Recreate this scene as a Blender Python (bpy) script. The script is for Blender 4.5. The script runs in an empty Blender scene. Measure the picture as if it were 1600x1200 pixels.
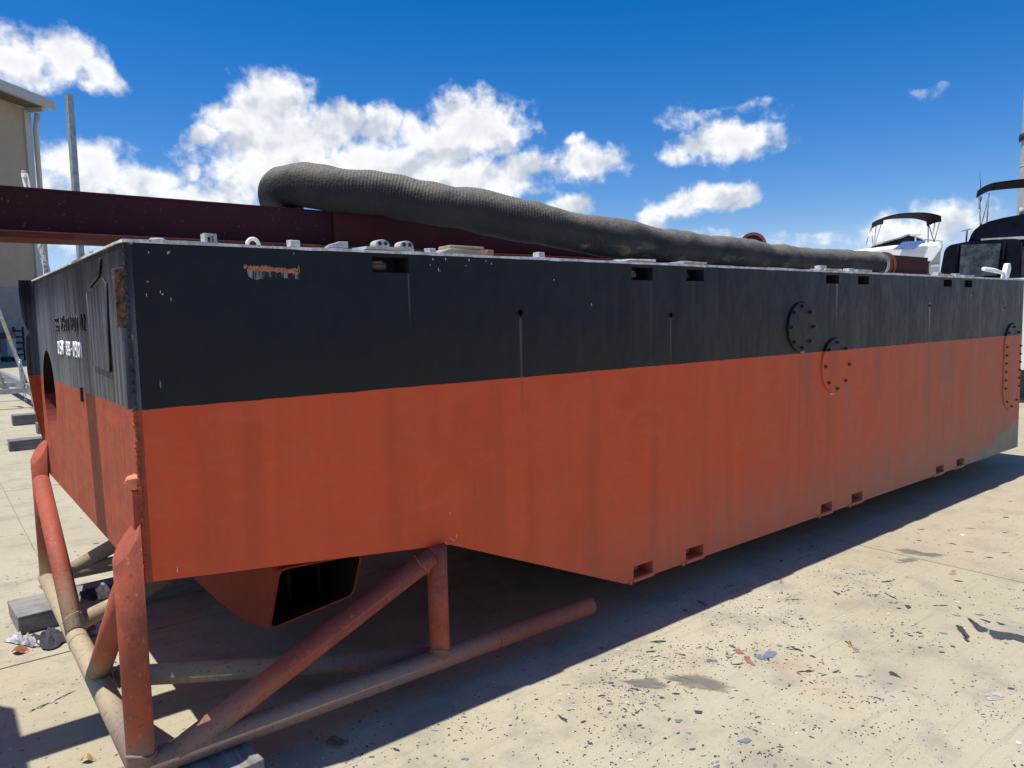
import bpy, bmesh, math, random
from mathutils import Vector, Matrix, noise as mnoise

random.seed(7)
D = bpy.data
scene = bpy.context.scene
COL = scene.collection

# ------------------------------------------------------------------ camera
cam_data = D.cameras.new('camera')
cam = D.objects.new('camera', cam_data)
COL.objects.link(cam)
S = Vector((0.78139866, -0.62367008, -0.0212545))
U = Vector((0.07197164, 0.05623629, 0.99582005))
F = Vector((0.6198679, 0.77966217, -0.08882952))
M = Matrix((S, U, -F)).transposed().to_4x4()
M.translation = Vector((-0.5158, -2.6, 1.6))
cam.matrix_world = M
cam_data.sensor_width = 36
cam_data.lens = 25.907
cam_data.clip_start = 0.05
cam_data.clip_end = 3000
scene.camera = cam

# ------------------------------------------------------------------ light
SUN = Vector((-0.32, 0.107, 1.0)).normalized()
sun_data = D.lights.new('sun', 'SUN')
sun_data.energy = 4.0
sun_data.angle = math.radians(0.53)
sun_data.color = (1.0, 0.965, 0.90)
sun = D.objects.new('sun', sun_data)
sun.rotation_euler = SUN.to_track_quat('Z', 'Y').to_euler()
sun.location = (0, 0, 30)
COL.objects.link(sun)
scene.view_settings.view_transform = 'Standard'
scene.view_settings.look = 'None'
scene.view_settings.exposure = 0.62
scene.cycles.max_bounces = 6
scene.cycles.diffuse_bounces = 2
scene.view_settings.gamma = 1.0
scene.view_settings.use_curve_mapping = False


# ------------------------------------------------------------------ node helper
class NB:
    def __init__(self, tree):
        self.t = tree
        self.n = tree.nodes
        self.l = tree.links

    def put(self, sock, v):
        if isinstance(v, bpy.types.NodeSocket):
            self.l.new(v, sock)
        elif v is not None:
            if isinstance(v, (tuple, list)) and len(v) == 3 and sock.type == 'RGBA':
                v = (*v, 1)
            sock.default_value = v

    def math(self, op, a, b=None, c=None, clamp=False):
        n = self.n.new('ShaderNodeMath'); n.operation = op; n.use_clamp = clamp
        for i, v in enumerate((a, b, c)):
            if v is not None: self.put(n.inputs[i], v)
        return n.outputs[0]

    def vmath(self, op, a, b=None):
        n = self.n.new('ShaderNodeVectorMath'); n.operation = op
        self.put(n.inputs[0], a)
        if b is not None: self.put(n.inputs[1], b)
        return n.outputs['Value'] if op in ('LENGTH', 'DOT_PRODUCT') else n.outputs[0]

    def mix(self, f, a, b, blend='MIX'):
        n = self.n.new('ShaderNodeMix'); n.data_type = 'RGBA'; n.blend_type = blend
        self.put(n.inputs[0], f); self.put(n.inputs[6], a); self.put(n.inputs[7], b)
        return n.outputs[2]

    def noise(self, vec, scale=5, detail=4, rough=.55, dist=0.0):
        n = self.n.new('ShaderNodeTexNoise')
        self.put(n.inputs['Vector'], vec)
        n.inputs['Scale'].default_value = scale
        n.inputs['Detail'].default_value = detail
        n.inputs['Roughness'].default_value = rough
        n.inputs['Distortion'].default_value = dist
        return n.outputs[0]

    def ramp(self, v, a, b, lo=0.0, hi=1.0, smooth=True):
        n = self.n.new('ShaderNodeMapRange'); n.clamp = True
        n.interpolation_type = 'SMOOTHSTEP' if smooth else 'LINEAR'
        self.put(n.inputs[0], v); self.put(n.inputs[1], a); self.put(n.inputs[2], b)
        self.put(n.inputs[3], lo); self.put(n.inputs[4], hi)
        return n.outputs[0]

    def sep(self, v):
        n = self.n.new('ShaderNodeSeparateXYZ'); self.put(n.inputs[0], v)
        return n.outputs[0], n.outputs[1], n.outputs[2]

    def comb(self, x, y, z):
        n = self.n.new('ShaderNodeCombineXYZ')
        for i, v in enumerate((x, y, z)): self.put(n.inputs[i], v)
        return n.outputs[0]

    def pos(self):
        return self.n.new('ShaderNodeNewGeometry').outputs['Position']

    def nor(self):
        return self.n.new('ShaderNodeNewGeometry').outputs['Normal']

    def objco(self):
        return self.n.new('ShaderNodeTexCoord').outputs['Object']

    def scale(self, v, s):
        return self.vmath('MULTIPLY', v, s)

    def bump(self, h, strength=.3, dist=.01, normal=None):
        n = self.n.new('ShaderNodeBump')
        n.inputs['Strength'].default_value = strength
        n.inputs['Distance'].default_value = dist
        self.put(n.inputs['Height'], h)
        if normal is not None: self.put(n.inputs['Normal'], normal)
        return n.outputs[0]


def mat(name):
    m = D.materials.new(name); m.use_nodes = True
    nb = NB(m.node_tree)
    b = m.node_tree.nodes['Principled BSDF']
    return m, nb, b


# ------------------------------------------------------------------ world
world = D.worlds.new('World'); scene.world = world; world.use_nodes = True
wn = NB(world.node_tree)
bg = world.node_tree.nodes['Background']
sky = wn.n.new('ShaderNodeTexSky'); sky.sky_type = 'NISHITA'; sky.sun_disc = False
sky.sun_elevation = math.asin(SUN.z)
sky.sun_rotation = math.atan2(SUN.x, SUN.y)
sky.altitude = 0; sky.air_density = 1.0; sky.dust_density = 0.35; sky.ozone_density = 2.2
hs = wn.n.new('ShaderNodeHueSaturation')
hs.inputs['Saturation'].default_value = 1.52
hs.inputs['Value'].default_value = 1.0
wn.l.new(sky.outputs[0], hs.inputs['Color'])
skytint = wn.mix(1.0, hs.outputs[0], (.60, .57, .70), 'MULTIPLY')

# clouds: azimuth / elevation (degrees) of cumulus puffs, with half sizes and density
CLOUDS = [(84.31, 16.38, 2.79, 1.72, 1), (81.49, 17.15, 2.28, 1.47, 1), (79.73, 16.46, 1.54, 1.21, 1), (85.42, 14.77, 1.94, 0.91, 0.7), (80.49, 10.45, 2.71, 1.81, 1), (77.3, 9.71, 2.88, 1.33, 1), (74.23, 10.43, 1.03, 0.85, 0.8), (81.78, 7.61, 3.84, 2.43, 1), (74.35, 8.45, 5.92, 1.64, 0.9), (68.64, 15.27, 2.69, 2.15, 1.1), (70.89, 13.88, 2.54, 1.75, 1), (73.35, 12.93, 1.4, 0.92, 0.9), (67.65, 12.98, 4.79, 2.14, 1.1), (64.19, 14.2, 2.82, 1.54, 1), (60.94, 14.15, 2.57, 1.56, 0.9), (58.58, 13.88, 2.14, 1.49, 0.75), (67.77, 10.57, 6.48, 1.97, 1), (54.0, 14.19, 3.47, 2.27, 1.1), (56.22, 12.77, 3.35, 2.22, 1), (51.6, 13.53, 1.55, 1.77, 0.9), (49.94, 11.41, 2.68, 1.27, 0.9), (54.35, 10.25, 5.31, 2.06, 1), (60.82, 11.17, 5.58, 2.24, 1), (45.58, 11.5, 2.8, 1.53, 0.95), (46.62, 12.94, 1.16, 0.71, 0.7), (46.83, 8.35, 1.95, 0.93, 0.85), (36.44, 13.95, 4.37, 0.94, 0.6), (38.81, 14.13, 1.76, 1.29, 0.62), (32.68, 14.15, 2.42, 0.92, 0.65), (35.08, 12.24, 3.45, 1.38, 1), (37.8, 11.88, 2.55, 0.88, 0.85), (31.66, 11.51, 1.04, 0.6, 0.55), (35.97, 8.49, 2.94, 1.08, 0.95), (38.96, 7.88, 2.45, 1.1, 0.85), (40.6, 7.04, 1.61, 0.93, 0.85), (33.94, 7.91, 1.34, 0.72, 0.8), (22.14, 13.82, 1.72, 0.77, 0.6), (21.12, 5.78, 2.82, 1.4, 0.9), (23.15, 5.1, 3.74, 1.35, 0.9), (18.99, 6.13, 1.42, 0.72, 0.6), (30.64, 5.01, 7.62, 0.81, 0.6), (36.87, 5.79, 2.79, 0.65, 0.55)]
# sky carries on all around; unseen clouds enlarged to whiten the light in shade
rs = random.Random(3)
for k in range(26):
    a = 95 + k * 10.4 + rs.uniform(-4, 4); e = rs.uniform(6, 20) if k % 2 else rs.uniform(24, 44)
    CLOUDS.append((a if a < 180 else a - 360, e, rs.uniform(4, 9), rs.uniform(1.6, 4.2), rs.uniform(.8, 1.1)))

dirv = wn.n.new('ShaderNodeTexCoord').outputs['Generated']
dx, dy, dz = wn.sep(wn.vmath('NORMALIZE', dirv))
az = wn.math('MULTIPLY', wn.math('ARCTAN2', dy, dx), 180 / math.pi)
el = wn.math('MULTIPLY', wn.math('ARCSINE', dz), 180 / math.pi)
vec = wn.comb(az, el, 0.0)
w1 = wn.n.new('ShaderNodeTexNoise'); w1.inputs['Scale'].default_value = 0.5; w1.inputs['Detail'].default_value = 4
wn.l.new(vec, w1.inputs['Vector'])
vw = wn.vmath('ADD', vec, wn.vmath('MULTIPLY', wn.vmath('SUBTRACT', w1.outputs['Color'], (.5, .5, .5)), (2.4, 1.7, 0)))
acc = None
for (a, e, ra, re, s_) in CLOUDS:
    d = wn.vmath('LENGTH', wn.vmath('MULTIPLY', wn.vmath('SUBTRACT', vw, (a, e, 0)), (1 / ra, 1 / re, 0)))
    v = wn.math('SUBTRACT', s_ * 1.18, d)
    if s_ <= .66: v = wn.math('MINIMUM', v, .07)
    if acc is None: acc = v
    else:
        n = wn.n.new('ShaderNodeMath'); n.operation = 'SMOOTH_MAX'
        wn.put(n.inputs[0], acc); wn.put(n.inputs[1], v); n.inputs[2].default_value = .16
        acc = n.outputs[0]
f1 = wn.noise(vec, .62, 5, .54, .1)
f1u = wn.noise(wn.vmath('ADD', vec, (.25, 1.0, 0)), .62, 4, .56, .1)
f2 = wn.noise(vec, 2.6, 3, .5)
d0 = wn.math('ADD', acc, wn.math('ADD', wn.math('MULTIPLY', wn.math('SUBTRACT', f1, .5), 1.55), wn.math('MULTIPLY', wn.math('SUBTRACT', f2, .5), .22)))
alpha = wn.math('POWER', wn.ramp(d0, -.12, .66), 1.15)
alpha = wn.math('MULTIPLY', alpha, wn.ramp(el, .5, 3.0))
g1 = wn.noise(vec, .34, 3, .5); g1u = wn.noise(wn.vmath('ADD', vec, (.3, 1.5, 0)), .34, 3, .5)
lit = wn.ramp(wn.math('ADD', wn.math('SUBTRACT', g1, g1u), wn.math('MULTIPLY', wn.math('SUBTRACT', f1, f1u), .40)), -.24, .08)
body = wn.ramp(d0, .45, 1.5, 1.0, .66)
shade = wn.math('MULTIPLY', wn.math('ADD', wn.math('MULTIPLY', lit, .75), .25), body, clamp=True)
ccol = wn.mix(shade, (2.6, 2.9, 3.45), (5.6, 5.65, 5.7))
skytint = wn.mix(wn.ramp(el, 7.0, 1.0, 0, .9), skytint, (2.7, 4.0, 5.9))
skycol = wn.mix(wn.math('MULTIPLY', alpha, .97), skytint, ccol)
wn.l.new(skycol, bg.inputs['Color'])
bg.inputs['Strength'].default_value = 0.12
world.cycles.sampling_method = 'MANUAL' if hasattr(world, 'cycles') else None
if hasattr(world, 'cycles'): world.cycles.sample_map_resolution = 512


# ------------------------------------------------------------------ materials
def streaks(nb, p, freq=9.0, z=.55, det=5):
    x, y, zz = nb.sep(p)
    s = nb.math('ADD', x, nb.math('MULTIPLY', y, 1.0))
    return nb.noise(nb.comb(nb.math('MULTIPLY', s, freq), 0.0, nb.math('MULTIPLY', zz, z)), 1.0, det, .6)


WL = 1.330


def hull_paint():
    m, nb, b = mat('hull_paint')
    p = nb.pos(); x, y, z = nb.sep(p)
    big = nb.noise(p, 1.1, 5, .6)
    mid = nb.noise(p, 6, 6, .65)
    fine = nb.noise(p, 70, 4, .6)
    st = streaks(nb, p)
    st2 = streaks(nb, p, 30, .9)
    swirl = nb.noise(nb.scale(p, (2.2, 2.2, 7)), 1.6, 6, .7, 1.8)
    # red antifouling
    red = nb.mix(nb.ramp(big, .3, .7), (.63, .082, .025), (.71, .100, .030))
    red = nb.mix(nb.math('MULTIPLY', nb.ramp(swirl, .46, .70), .36), red, (.64, .140, .052))
    red = nb.mix(nb.math('MULTIPLY', nb.ramp(nb.math('ADD', nb.math('MULTIPLY', st, .5), nb.math('MULTIPLY', big, .5)), .44, .64), nb.ramp(x, 1.0, 5.0, .34, .50)), red, (.38, .066, .026))
    # weathered chalky dirt, heavier towards the far end and the keel
    dirtf = nb.math('MULTIPLY', nb.ramp(x, 2.2, 7.5), .62)
    dirtf = nb.math('ADD', dirtf, nb.math('MULTIPLY', nb.ramp(z, .75, .2), nb.ramp(x, .8, 3.2, 0, .5)))
    dirtf = nb.math('MULTIPLY', dirtf, nb.ramp(st2, .25, .7, .55, 1.15), clamp=True)
    red = nb.mix(dirtf, red, (.36, .165, .105))
    # grey-green streaks below waterline
    gs = nb.math('MULTIPLY', nb.ramp(st, .56, .78), nb.ramp(x, 3.2, 5.5, 0, .5))
    red = nb.mix(gs, red, (.20, .135, .085))
    ef = nb.math('LESS_THAN', x, .02)
    red = nb.mix(nb.math('MULTIPLY', ef, nb.ramp(nb.math('ADD', nb.math('MULTIPLY', swirl, .6), nb.math('MULTIPLY', st2, .4)), .35, .62, .55, .97)), red, (.24, .056, .028))  # streaky brown dirt; end red also darkened against the direct sun
    # bare grey patch by the far keel corner
    edge = nb.math('ADD', .205, nb.math('MULTIPLY', nb.math('POWER', nb.math('MAXIMUM', nb.math('SUBTRACT', x, 6.5), 0.0), 1.7), .125))
    edge = nb.math('ADD', edge, nb.math('MULTIPLY', nb.math('SUBTRACT', nb.noise(p, 3.5, 5, .65), .5), .26))
    patch = nb.ramp(nb.math('SUBTRACT', edge, z), -.008, .012)
    patch = nb.math('MULTIPLY', patch, nb.ramp(x, 6.4, 6.9))
    red = nb.mix(patch, red, nb.mix(mid, (.33, .28, .21), (.20, .17, .13)))
    # black topside
    blk = nb.mix(nb.ramp(big, .3, .7), (.0026, .0044, .0085), (.0038, .0062, .0120))
    dust_sheen = nb.math('MULTIPLY', nb.ramp(st2, .35, .8), nb.ramp(x, .5, 7.5, .04, .85))  # dust, plus ground reflection painted in, paler towards the far end
    blk = nb.mix(dust_sheen, blk, (.034, .037, .042))
    brown = nb.math('MULTIPLY', nb.math('MULTIPLY', nb.ramp(z, 1.62, 1.34), nb.ramp(mid, .35, .7)), nb.ramp(x, -.4, 4.5, .2, .8))
    blk = nb.mix(brown, blk, (.022, .020, .018))
    endf = nb.math('LESS_THAN', x, .02)
    sun_sheen = nb.math('MULTIPLY', nb.math('MULTIPLY', endf, nb.ramp(nb.math('ADD', st2, nb.math('MULTIPLY', big, .6)), .55, .95)), nb.ramp(z, 1.85, 1.60, .18, 1.0))
    blk = nb.mix(sun_sheen, blk, (.125, .140, .165))  # grey streaks painted for grazing sunlight on the glossy black end
    # run-down streaks from the drain holes and pockets
    for (xs, hw, zt, ln, k, c) in [(1.608, .010, 1.60, .55, .65, (.11, .095, .08)), (2.661, .007, 1.58, .35, .6, (.10, .09, .08)),
                                   (4.43, .016, 1.79, .36, .8, (.19, .15, .11)), (2.50, .014, 1.78, .45, .35, (.07, .07, .07)),
                                   (5.928, .02, 1.62, .30, .9, (.22, .19, .15)), (5.93, .06, 1.34, 1.0, .35, (.27, .16, .11)),
                                   (4.05, .10, 1.33, .60, .35, (.24, .10, .07)), (6.28, .09, 1.3, 1.1, .30, (.20, .13, .085)),
                                   (7.0, .05, 1.8, 1.2, .25, (.17, .13, .10)), (1.03, .006, 1.79, .25, .5, (.10, .11, .12)),
                                   (4.60, .07, 1.1, .8, .35, (.30, .16, .11)), (6.7, .03, 1.80, .5, .35, (.10, .095, .09))]:
        gx = nb.ramp(nb.math('ABSOLUTE', nb.math('SUBTRACT', x, nb.math('ADD', xs, nb.math('MULTIPLY', nb.math('SUBTRACT', mid, .5), hw * .6)))), hw, hw * .25)
        gz = nb.math('MULTIPLY', nb.math('LESS_THAN', z, zt), nb.ramp(z, zt - ln, zt - ln * .15))
        fct = nb.math('MULTIPLY', nb.math('MULTIPLY', gx, gz), k)
        blk = nb.mix(fct, blk, c); red = nb.mix(fct, red, c)
    line = nb.math('ADD', WL, nb.math('MULTIPLY', nb.math('SUBTRACT', mid, .5), .012))
    w = nb.ramp(nb.math('SUBTRACT', z, line), -.0015, .0015)
    col = nb.mix(w, red, blk)
    # pin-head wear
    v = nb.n.new('ShaderNodeTexVoronoi'); v.inputs['Scale'].default_value = 26
    nb.put(v.inputs['Vector'], nb.scale(p, (1, 1, .55)))
    chip = nb.math('MULTIPLY', nb.ramp(v.outputs['Distance'], .055, .03), nb.ramp(big, .56, .66))
    col = nb.mix(nb.math('MULTIPLY', chip, .6), col, (.36, .28, .24))
    nb.put(b.inputs['Base Color'], col)
    nb.put(b.inputs['Roughness'], nb.math('ADD', nb.mix(w, (.66, .66, .66), (.46, .46, .46)), nb.math('MULTIPLY', nb.math('SUBTRACT', mid, .5), .3)))
    b.inputs['Specular IOR Level'].default_value = .27
    # plate waviness, brush marks, grain
    wav = nb.noise(nb.scale(p, (1.5, 1.5, 1.1)), 1.6, 3, .55)
    wav = nb.math('ADD', wav, nb.math('MULTIPLY', nb.math('SINE', nb.math('MULTIPLY', nb.math('ADD', x, y), 11.4)), .06))
    bm = nb.bump(wav, .5, .06)
    bm = nb.bump(nb.math('ADD', nb.math('MULTIPLY', mid, .7), nb.math('MULTIPLY', st2, .6)), .22, .006, bm)
    bm = nb.bump(fine, .22, .0025, bm)
    nb.put(b.inputs['Normal'], bm)
    return m


def steel_maroon(name, c1, c2, rough=.6):
    m, nb, b = mat(name); b.inputs['Specular IOR Level'].default_value = .18
    p = nb.objco()
    n1 = nb.noise(p, 3, 6, .65); n2 = nb.noise(p, 60, 3, .6)
    c = nb.mix(nb.ramp(n1, .3, .7), c1, c2)
    c = nb.mix(nb.math('MULTIPLY', nb.ramp(n2, .62, .8), .5), c, (.30, .13, .075))
    nb.put(b.inputs['Base Color'], c); b.inputs['Roughness'].default_value = rough
    nb.put(b.inputs['Normal'], nb.bump(nb.math('ADD', n1, n2), .3, .004))
    return m


def pipe_paint():
    m, nb, b = mat('pipe_paint')
    p = nb.pos(); x, y, z = nb.sep(p)
    nx, ny, nz = nb.sep(nb.nor())
    n1 = nb.noise(p, 9, 6, .65); n2 = nb.noise(p, 60, 4, .65); n3 = nb.noise(p, 3, 4, .6)
    c = nb.mix(nb.ramp(n3, .3, .7), (.27, .052, .026), (.37, .078, .036))
    c = nb.mix(nb.math('MULTIPLY', nb.ramp(n1, .50, .66), .6), c, (.17, .045, .030))
    f = nb.math('ADD', nb.ramp(z, .50, .13), nb.math('MULTIPLY', nb.math('SUBTRACT', n1, .5), .75))
    f = nb.math('ADD', f, nb.math('MULTIPLY', nz, .10))
    f = nb.math('SUBTRACT', f, nb.ramp(x, .6, 1.7, 0, .42))
    dust_sheen = nb.mix(nb.ramp(y, .15, .5), nb.mix(n1, (.29, .215, .165), (.17, .125, .105)), nb.mix(n1, (.42, .33, .205), (.33, .26, .17)))  # settled dust alone on the pipes, tan beyond the near side
    f = nb.math('SUBTRACT', f, nb.ramp(y, .5, .1, 0, .18))
    c = nb.mix(nb.ramp(f, .20, .95), c, dust_sheen)
    c = nb.mix(nb.math('MULTIPLY', nb.ramp(n2, .60, .72), .5), c, (.46, .28, .20))
    c = nb.mix(nb.math('MULTIPLY', nb.ramp(n2, .42, .34), .6), c, (.085, .045, .033))
    nb.put(b.inputs['Base Color'], c); b.inputs['Roughness'].default_value = .75
    nb.put(b.inputs['Normal'], nb.bump(nb.math('ADD', n1, nb.math('MULTIPLY', n2, .7)), .4, .004))
    return m


def concrete():
    m, nb, b = mat('yard_concrete')
    p = nb.pos(); x, y, z = nb.sep(p)
    big = nb.noise(p, .55, 6, .6); mid = nb.noise(p, 3.2, 7, .65); fine = nb.noise(p, 38, 6, .7); grit = nb.noise(p, 190, 3, .7)
    brush = nb.noise(nb.scale(p, (1.3, 26, 1)), 1.0, 5, .65, .3)
    c = nb.mix(nb.ramp(big, .3, .7), (.350, .308, .205), (.400, .360, .262))
    c = nb.mix(nb.math('MULTIPLY', nb.ramp(mid, .47, .66), .70), c, (.262, .235, .185))
    c = nb.mix(nb.math('MULTIPLY', nb.ramp(mid, .42, .28), .45), c, (.43, .39, .31))
    # ochre stains
    oc = nb.noise(nb.vmath('ADD', p, (7.3, 2.1, 0)), 1.3, 6, .65, .6)
    c = nb.mix(nb.math('MULTIPLY', nb.ramp(oc, .56, .74), .18), c, (.39, .275, .125))
    # grey scuffs
    sc = nb.noise(nb.scale(nb.vmath('ADD', p, (3.3, 9.1, 0)), (1, 2.4, 1)), 1.6, 8, .75, .5)
    c = nb.mix(nb.math('MULTIPLY', nb.ramp(sc, .60, .74), .6), c, (.21, .195, .17))
    c = nb.mix(nb.math('MULTIPLY', nb.ramp(brush, .52, .72), .45), c, (.25, .22, .17))
    c = nb.mix(nb.math('MULTIPLY', nb.ramp(fine, .54, .72), .55), c, (.22, .19, .145))
    c = nb.mix(nb.math('MULTIPLY', nb.ramp(fine, .40, .28), .35), c, (.50, .46, .385))
    c = nb.mix(nb.math('MULTIPLY', nb.ramp(grit, .56, .72), .5), c, (.17, .15, .12))
    c = nb.mix(nb.math('MULTIPLY', nb.ramp(grit, .42, .30), .4), c, (.56, .52, .44))
    # far side slab past the joint is browner
    c = nb.mix(nb.ramp(x, 4.39, 4.41, 0, .35), c, (.33, .265, .175))
    # small specks of dropped paint
    for sc_, th, dk, off in ((30, .19, .85, 0.0), (75, .17, .55, 4.0)):
        v = nb.n.new('ShaderNodeTexVoronoi'); v.inputs['Scale'].default_value = sc_
        nb.put(v.inputs['Vector'], nb.vmath('ADD', nb.scale(p, (1, 1.25, 1)), (off, off, 0)))
        r, gg, bb = nb.sep(v.outputs['Color'])
        thr = nb.math('MULTIPLY', nb.ramp(r, .62, 1.0), th)
        s = nb.math('LESS_THAN', nb.math('ADD', v.outputs['Distance'], nb.math('MULTIPLY', nb.math('SUBTRACT', grit, .5), .12)), thr)
        sp = nb.mix(nb.ramp(gg, .86, .88), (.060, .062, .075), (.55, .53, .47))
        c = nb.mix(nb.math('MULTIPLY', s, dk), c, sp)
    nb.put(b.inputs['Base Color'], c); b.inputs['Roughness'].default_value = .92
    b.inputs['Specular IOR Level'].default_value = .25
    h = nb.math('ADD', nb.math('MULTIPLY', fine, .6), nb.math('ADD', nb.math('MULTIPLY', grit, .4), nb.math('MULTIPLY', brush, .5)))
    nb.put(b.inputs['Normal'], nb.bump(h, .35, .006))
    return m


def flat(name, c, rough=.6, metal=0.0, var=.25, scale=12, bump=.15):
    m, nb, b = mat(name)
    p = nb.objco()
    n = nb.noise(p, scale, 6, .65)
    lo = tuple(v * (1 - var) for v in c); hi = tuple(min(1, v * (1 + var)) for v in c)
    nb.put(b.inputs['Base Color'], nb.mix(nb.ramp(n, .3, .7), lo, hi))
    b.inputs['Roughness'].default_value = rough; b.inputs['Metallic'].default_value = metal
    nb.put(b.inputs['Normal'], nb.bump(n, bump, .004))
    return m


def wood(name, c1, c2, axis=0):
    m, nb, b = mat(name)
    p = nb.pos()
    sc = [26, 26, 26]; sc[axis] = 2.2
    gr = nb.noise(nb.scale(p, tuple(sc)), 1.6, 7, .7, .4); n2 = nb.noise(p, 5, 5, .6)
    c = nb.mix(nb.ramp(gr, .32, .68), c1, c2)
    c = nb.mix(nb.math('MULTIPLY', nb.ramp(n2, .5, .75), .5), c, tuple(v * .45 for v in c1))
    nb.put(b.inputs['Base Color'], c); b.inputs['Roughness'].default_value = .9
    nb.put(b.inputs['Normal'], nb.bump(gr, .6, .006))
    return m


def edge_worn():
    m, nb, b = mat('worn_deck_edge')
    p = nb.pos(); x, y, z = nb.sep(p)
    n = nb.noise(p, 14, 6, .7); n2 = nb.noise(p, 60, 4, .7)
    c = nb.mix(nb.ramp(n, .38, .62), (.40, .41, .41), (.78, .79, .78))
    c = nb.mix(nb.math('MULTIPLY', nb.ramp(n2, .55, .7), nb.ramp(x, .35, .1, .25, 1.0)), c, (.26, .12, .07))
    c = nb.mix(nb.math('MULTIPLY', nb.ramp(n2, .4, .3), .8), c, (.06, .065, .07))
    nb.put(b.inputs['Base Color'], c); b.inputs['Roughness'].default_value = .8
    nb.put(b.inputs['Normal'], nb.bump(n2, .5, .004))
    return m


def rust_rough():
    m, nb, b = mat('flaking_rust')
    p = nb.objco()
    n = nb.noise(p, 55, 6, .75); n2 = nb.noise(p, 140, 3, .7)
    c = nb.mix(nb.ramp(n, .36, .62), (.018, .014, .014), (.20, .085, .042))
    c = nb.mix(nb.math('MULTIPLY', nb.ramp(n2, .62, .72), .6), c, (.42, .30, .22))
    nx = nb.sep(nb.nor())[0]
    c = nb.mix(nb.math('MULTIPLY', nb.math('LESS_THAN', nx, -.6), nb.ramp(n, .62, .50, .15, .92)), c, (.045, .048, .055))
    nb.put(b.inputs['Base Color'], c); b.inputs['Roughness'].default_value = .9
    nb.put(b.inputs['Normal'], nb.bump(nb.math('ADD', n, n2), .9, .008))
    return m


def rubber():
    m, nb, b = mat('hose_rubber')
    p = nb.pos(); x, y, z = nb.sep(p)
    nx, ny, nz = nb.sep(nb.nor())
    n = nb.noise(p, 4, 5, .6); n2 = nb.noise(nb.scale(p, (5, 12, 12)), 1.2, 5, .65, .6); f = nb.noise(p, 90, 3, .6)
    c = nb.mix(nb.ramp(n, .3, .7), (.012, .014, .017), (.022, .024, .025))
    # upper side painted lighter, standing in for daylight on the top
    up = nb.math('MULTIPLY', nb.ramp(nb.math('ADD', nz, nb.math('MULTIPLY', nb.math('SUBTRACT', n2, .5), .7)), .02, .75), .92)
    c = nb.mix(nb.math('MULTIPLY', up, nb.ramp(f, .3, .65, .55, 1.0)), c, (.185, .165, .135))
    tan = nb.math('MULTIPLY', nb.math('MULTIPLY', nb.ramp(n2, .50, .70), nb.ramp(nz, -.1, -.55)), nb.ramp(x, 1.7, 2.4, .0, .8))
    c = nb.mix(tan, c, (.170, .130, .070))
    c = nb.mix(nb.math('MULTIPLY', nb.ramp(n, .45, .7), nb.ramp(x, 3.0, 5.0, 0, .5)), c, (.085, .072, .058))
    nb.put(b.inputs['Base Color'], c); b.inputs['Roughness'].default_value = .75
    b.inputs['Specular IOR Level'].default_value = .3
    nb.put(b.inputs['Normal'], nb.bump(nb.math('ADD', f, nb.noise(nb.scale(p, (14, 22, 22)), 1.0, 5, .65, 1.0)), .55, .012))
    return m


def scuff(name, c, th):
    m, nb, b = mat(name)
    p = nb.pos()
    n = nb.noise(nb.scale(p, (22, 60, 1)), 1.0, 6, .75, .6)
    nb.put(b.inputs['Base Color'], c); b.inputs['Roughness'].default_value = .9
    nb.put(b.inputs['Alpha'], nb.ramp(n, th, th + .12))
    return m


HULL = hull_paint()
INNER = steel_maroon('inner_red_shaded_top', (.16, .036, .022), (.23, .052, .030), .8)
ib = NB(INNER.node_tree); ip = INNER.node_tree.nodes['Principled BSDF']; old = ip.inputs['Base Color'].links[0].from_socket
ib.put(ip.inputs['Base Color'], ib.mix(ib.ramp(ib.sep(ib.pos())[2], 1.21, 1.24), old, (.016, .008, .008)))  # upper tunnel wall painted near black for the shade inside it
TUNNEL_SHADE = steel_maroon('tunnel_shade_inner', (.018, .012, .011), (.045, .022, .018), .9)  # inner faces near black, painting the shade inside the tunnel box
PIPE = pipe_paint()
CONC = concrete()
EDGE = edge_worn()
RUST = rust_rough()
RUBBER = rubber()
BEAM = steel_maroon('beam_maroon', (.030, .0065, .013), (.044, .0090, .016), .7)
FLANGE = steel_maroon('beam_flange_rust', (.075, .016, .013), (.125, .032, .023), .85)
RUSTP = steel_maroon('pipe_end_rust', (.13, .036, .024), (.19, .060, .038), .85)
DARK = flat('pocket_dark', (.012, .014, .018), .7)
BOLT, nb_, b_ = mat('painted_bolt')
nb_.put(b_.inputs['Base Color'], nb_.mix(nb_.math('GREATER_THAN', nb_.sep(nb_.pos())[2], WL), (.105, .026, .018), (.008, .011, .016))); b_.inputs['Roughness'].default_value = .4
PINM = flat('pin_steel', (.16, .12, .11), .6, .3)
GREYP = flat('worn_grey_paint', (.40, .41, .405), .75, 0, .35, 30, .5)
GALV = flat('galvanised_steel', (.42, .45, .47), .42, .65, .25, 14)
GALVD = flat('dull_galvanised', (.30, .33, .35), .55, .4, .25, 14)
WHITE = flat('white_gelcoat', (.78, .78, .75), .35, 0, .05, 4, .05)
CANVAS = flat('black_canvas', (.0045, .007, .013), .8, 0, .4, 5, .3)
CANVAS2 = flat('grey_canvas', (.014, .016, .020), .8, 0, .3, 5, .3)
NAVY = flat('navy_canvas', (.003, .005, .014), .75, 0, .4, 4, .3)
STAIN = flat('stainless_tube', (.62, .63, .64), .25, .9, .05)
SOLAR = flat('solar_cells', (.07, .13, .30), .25, 0, .3, 30)
TIM = wood('grey_timber', (.15, .14, .125), (.29, .28, .26), 0)
TIMY = wood('grey_timber_cross', (.15, .145, .13), (.31, .30, .28), 1)
TIMD = wood('dark_timber', (.10, .10, .10), (.19, .19, .185), 0)
PLANK = wood('weathered_plank', (.22, .18, .13), (.42, .36, .27), 0)
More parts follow.
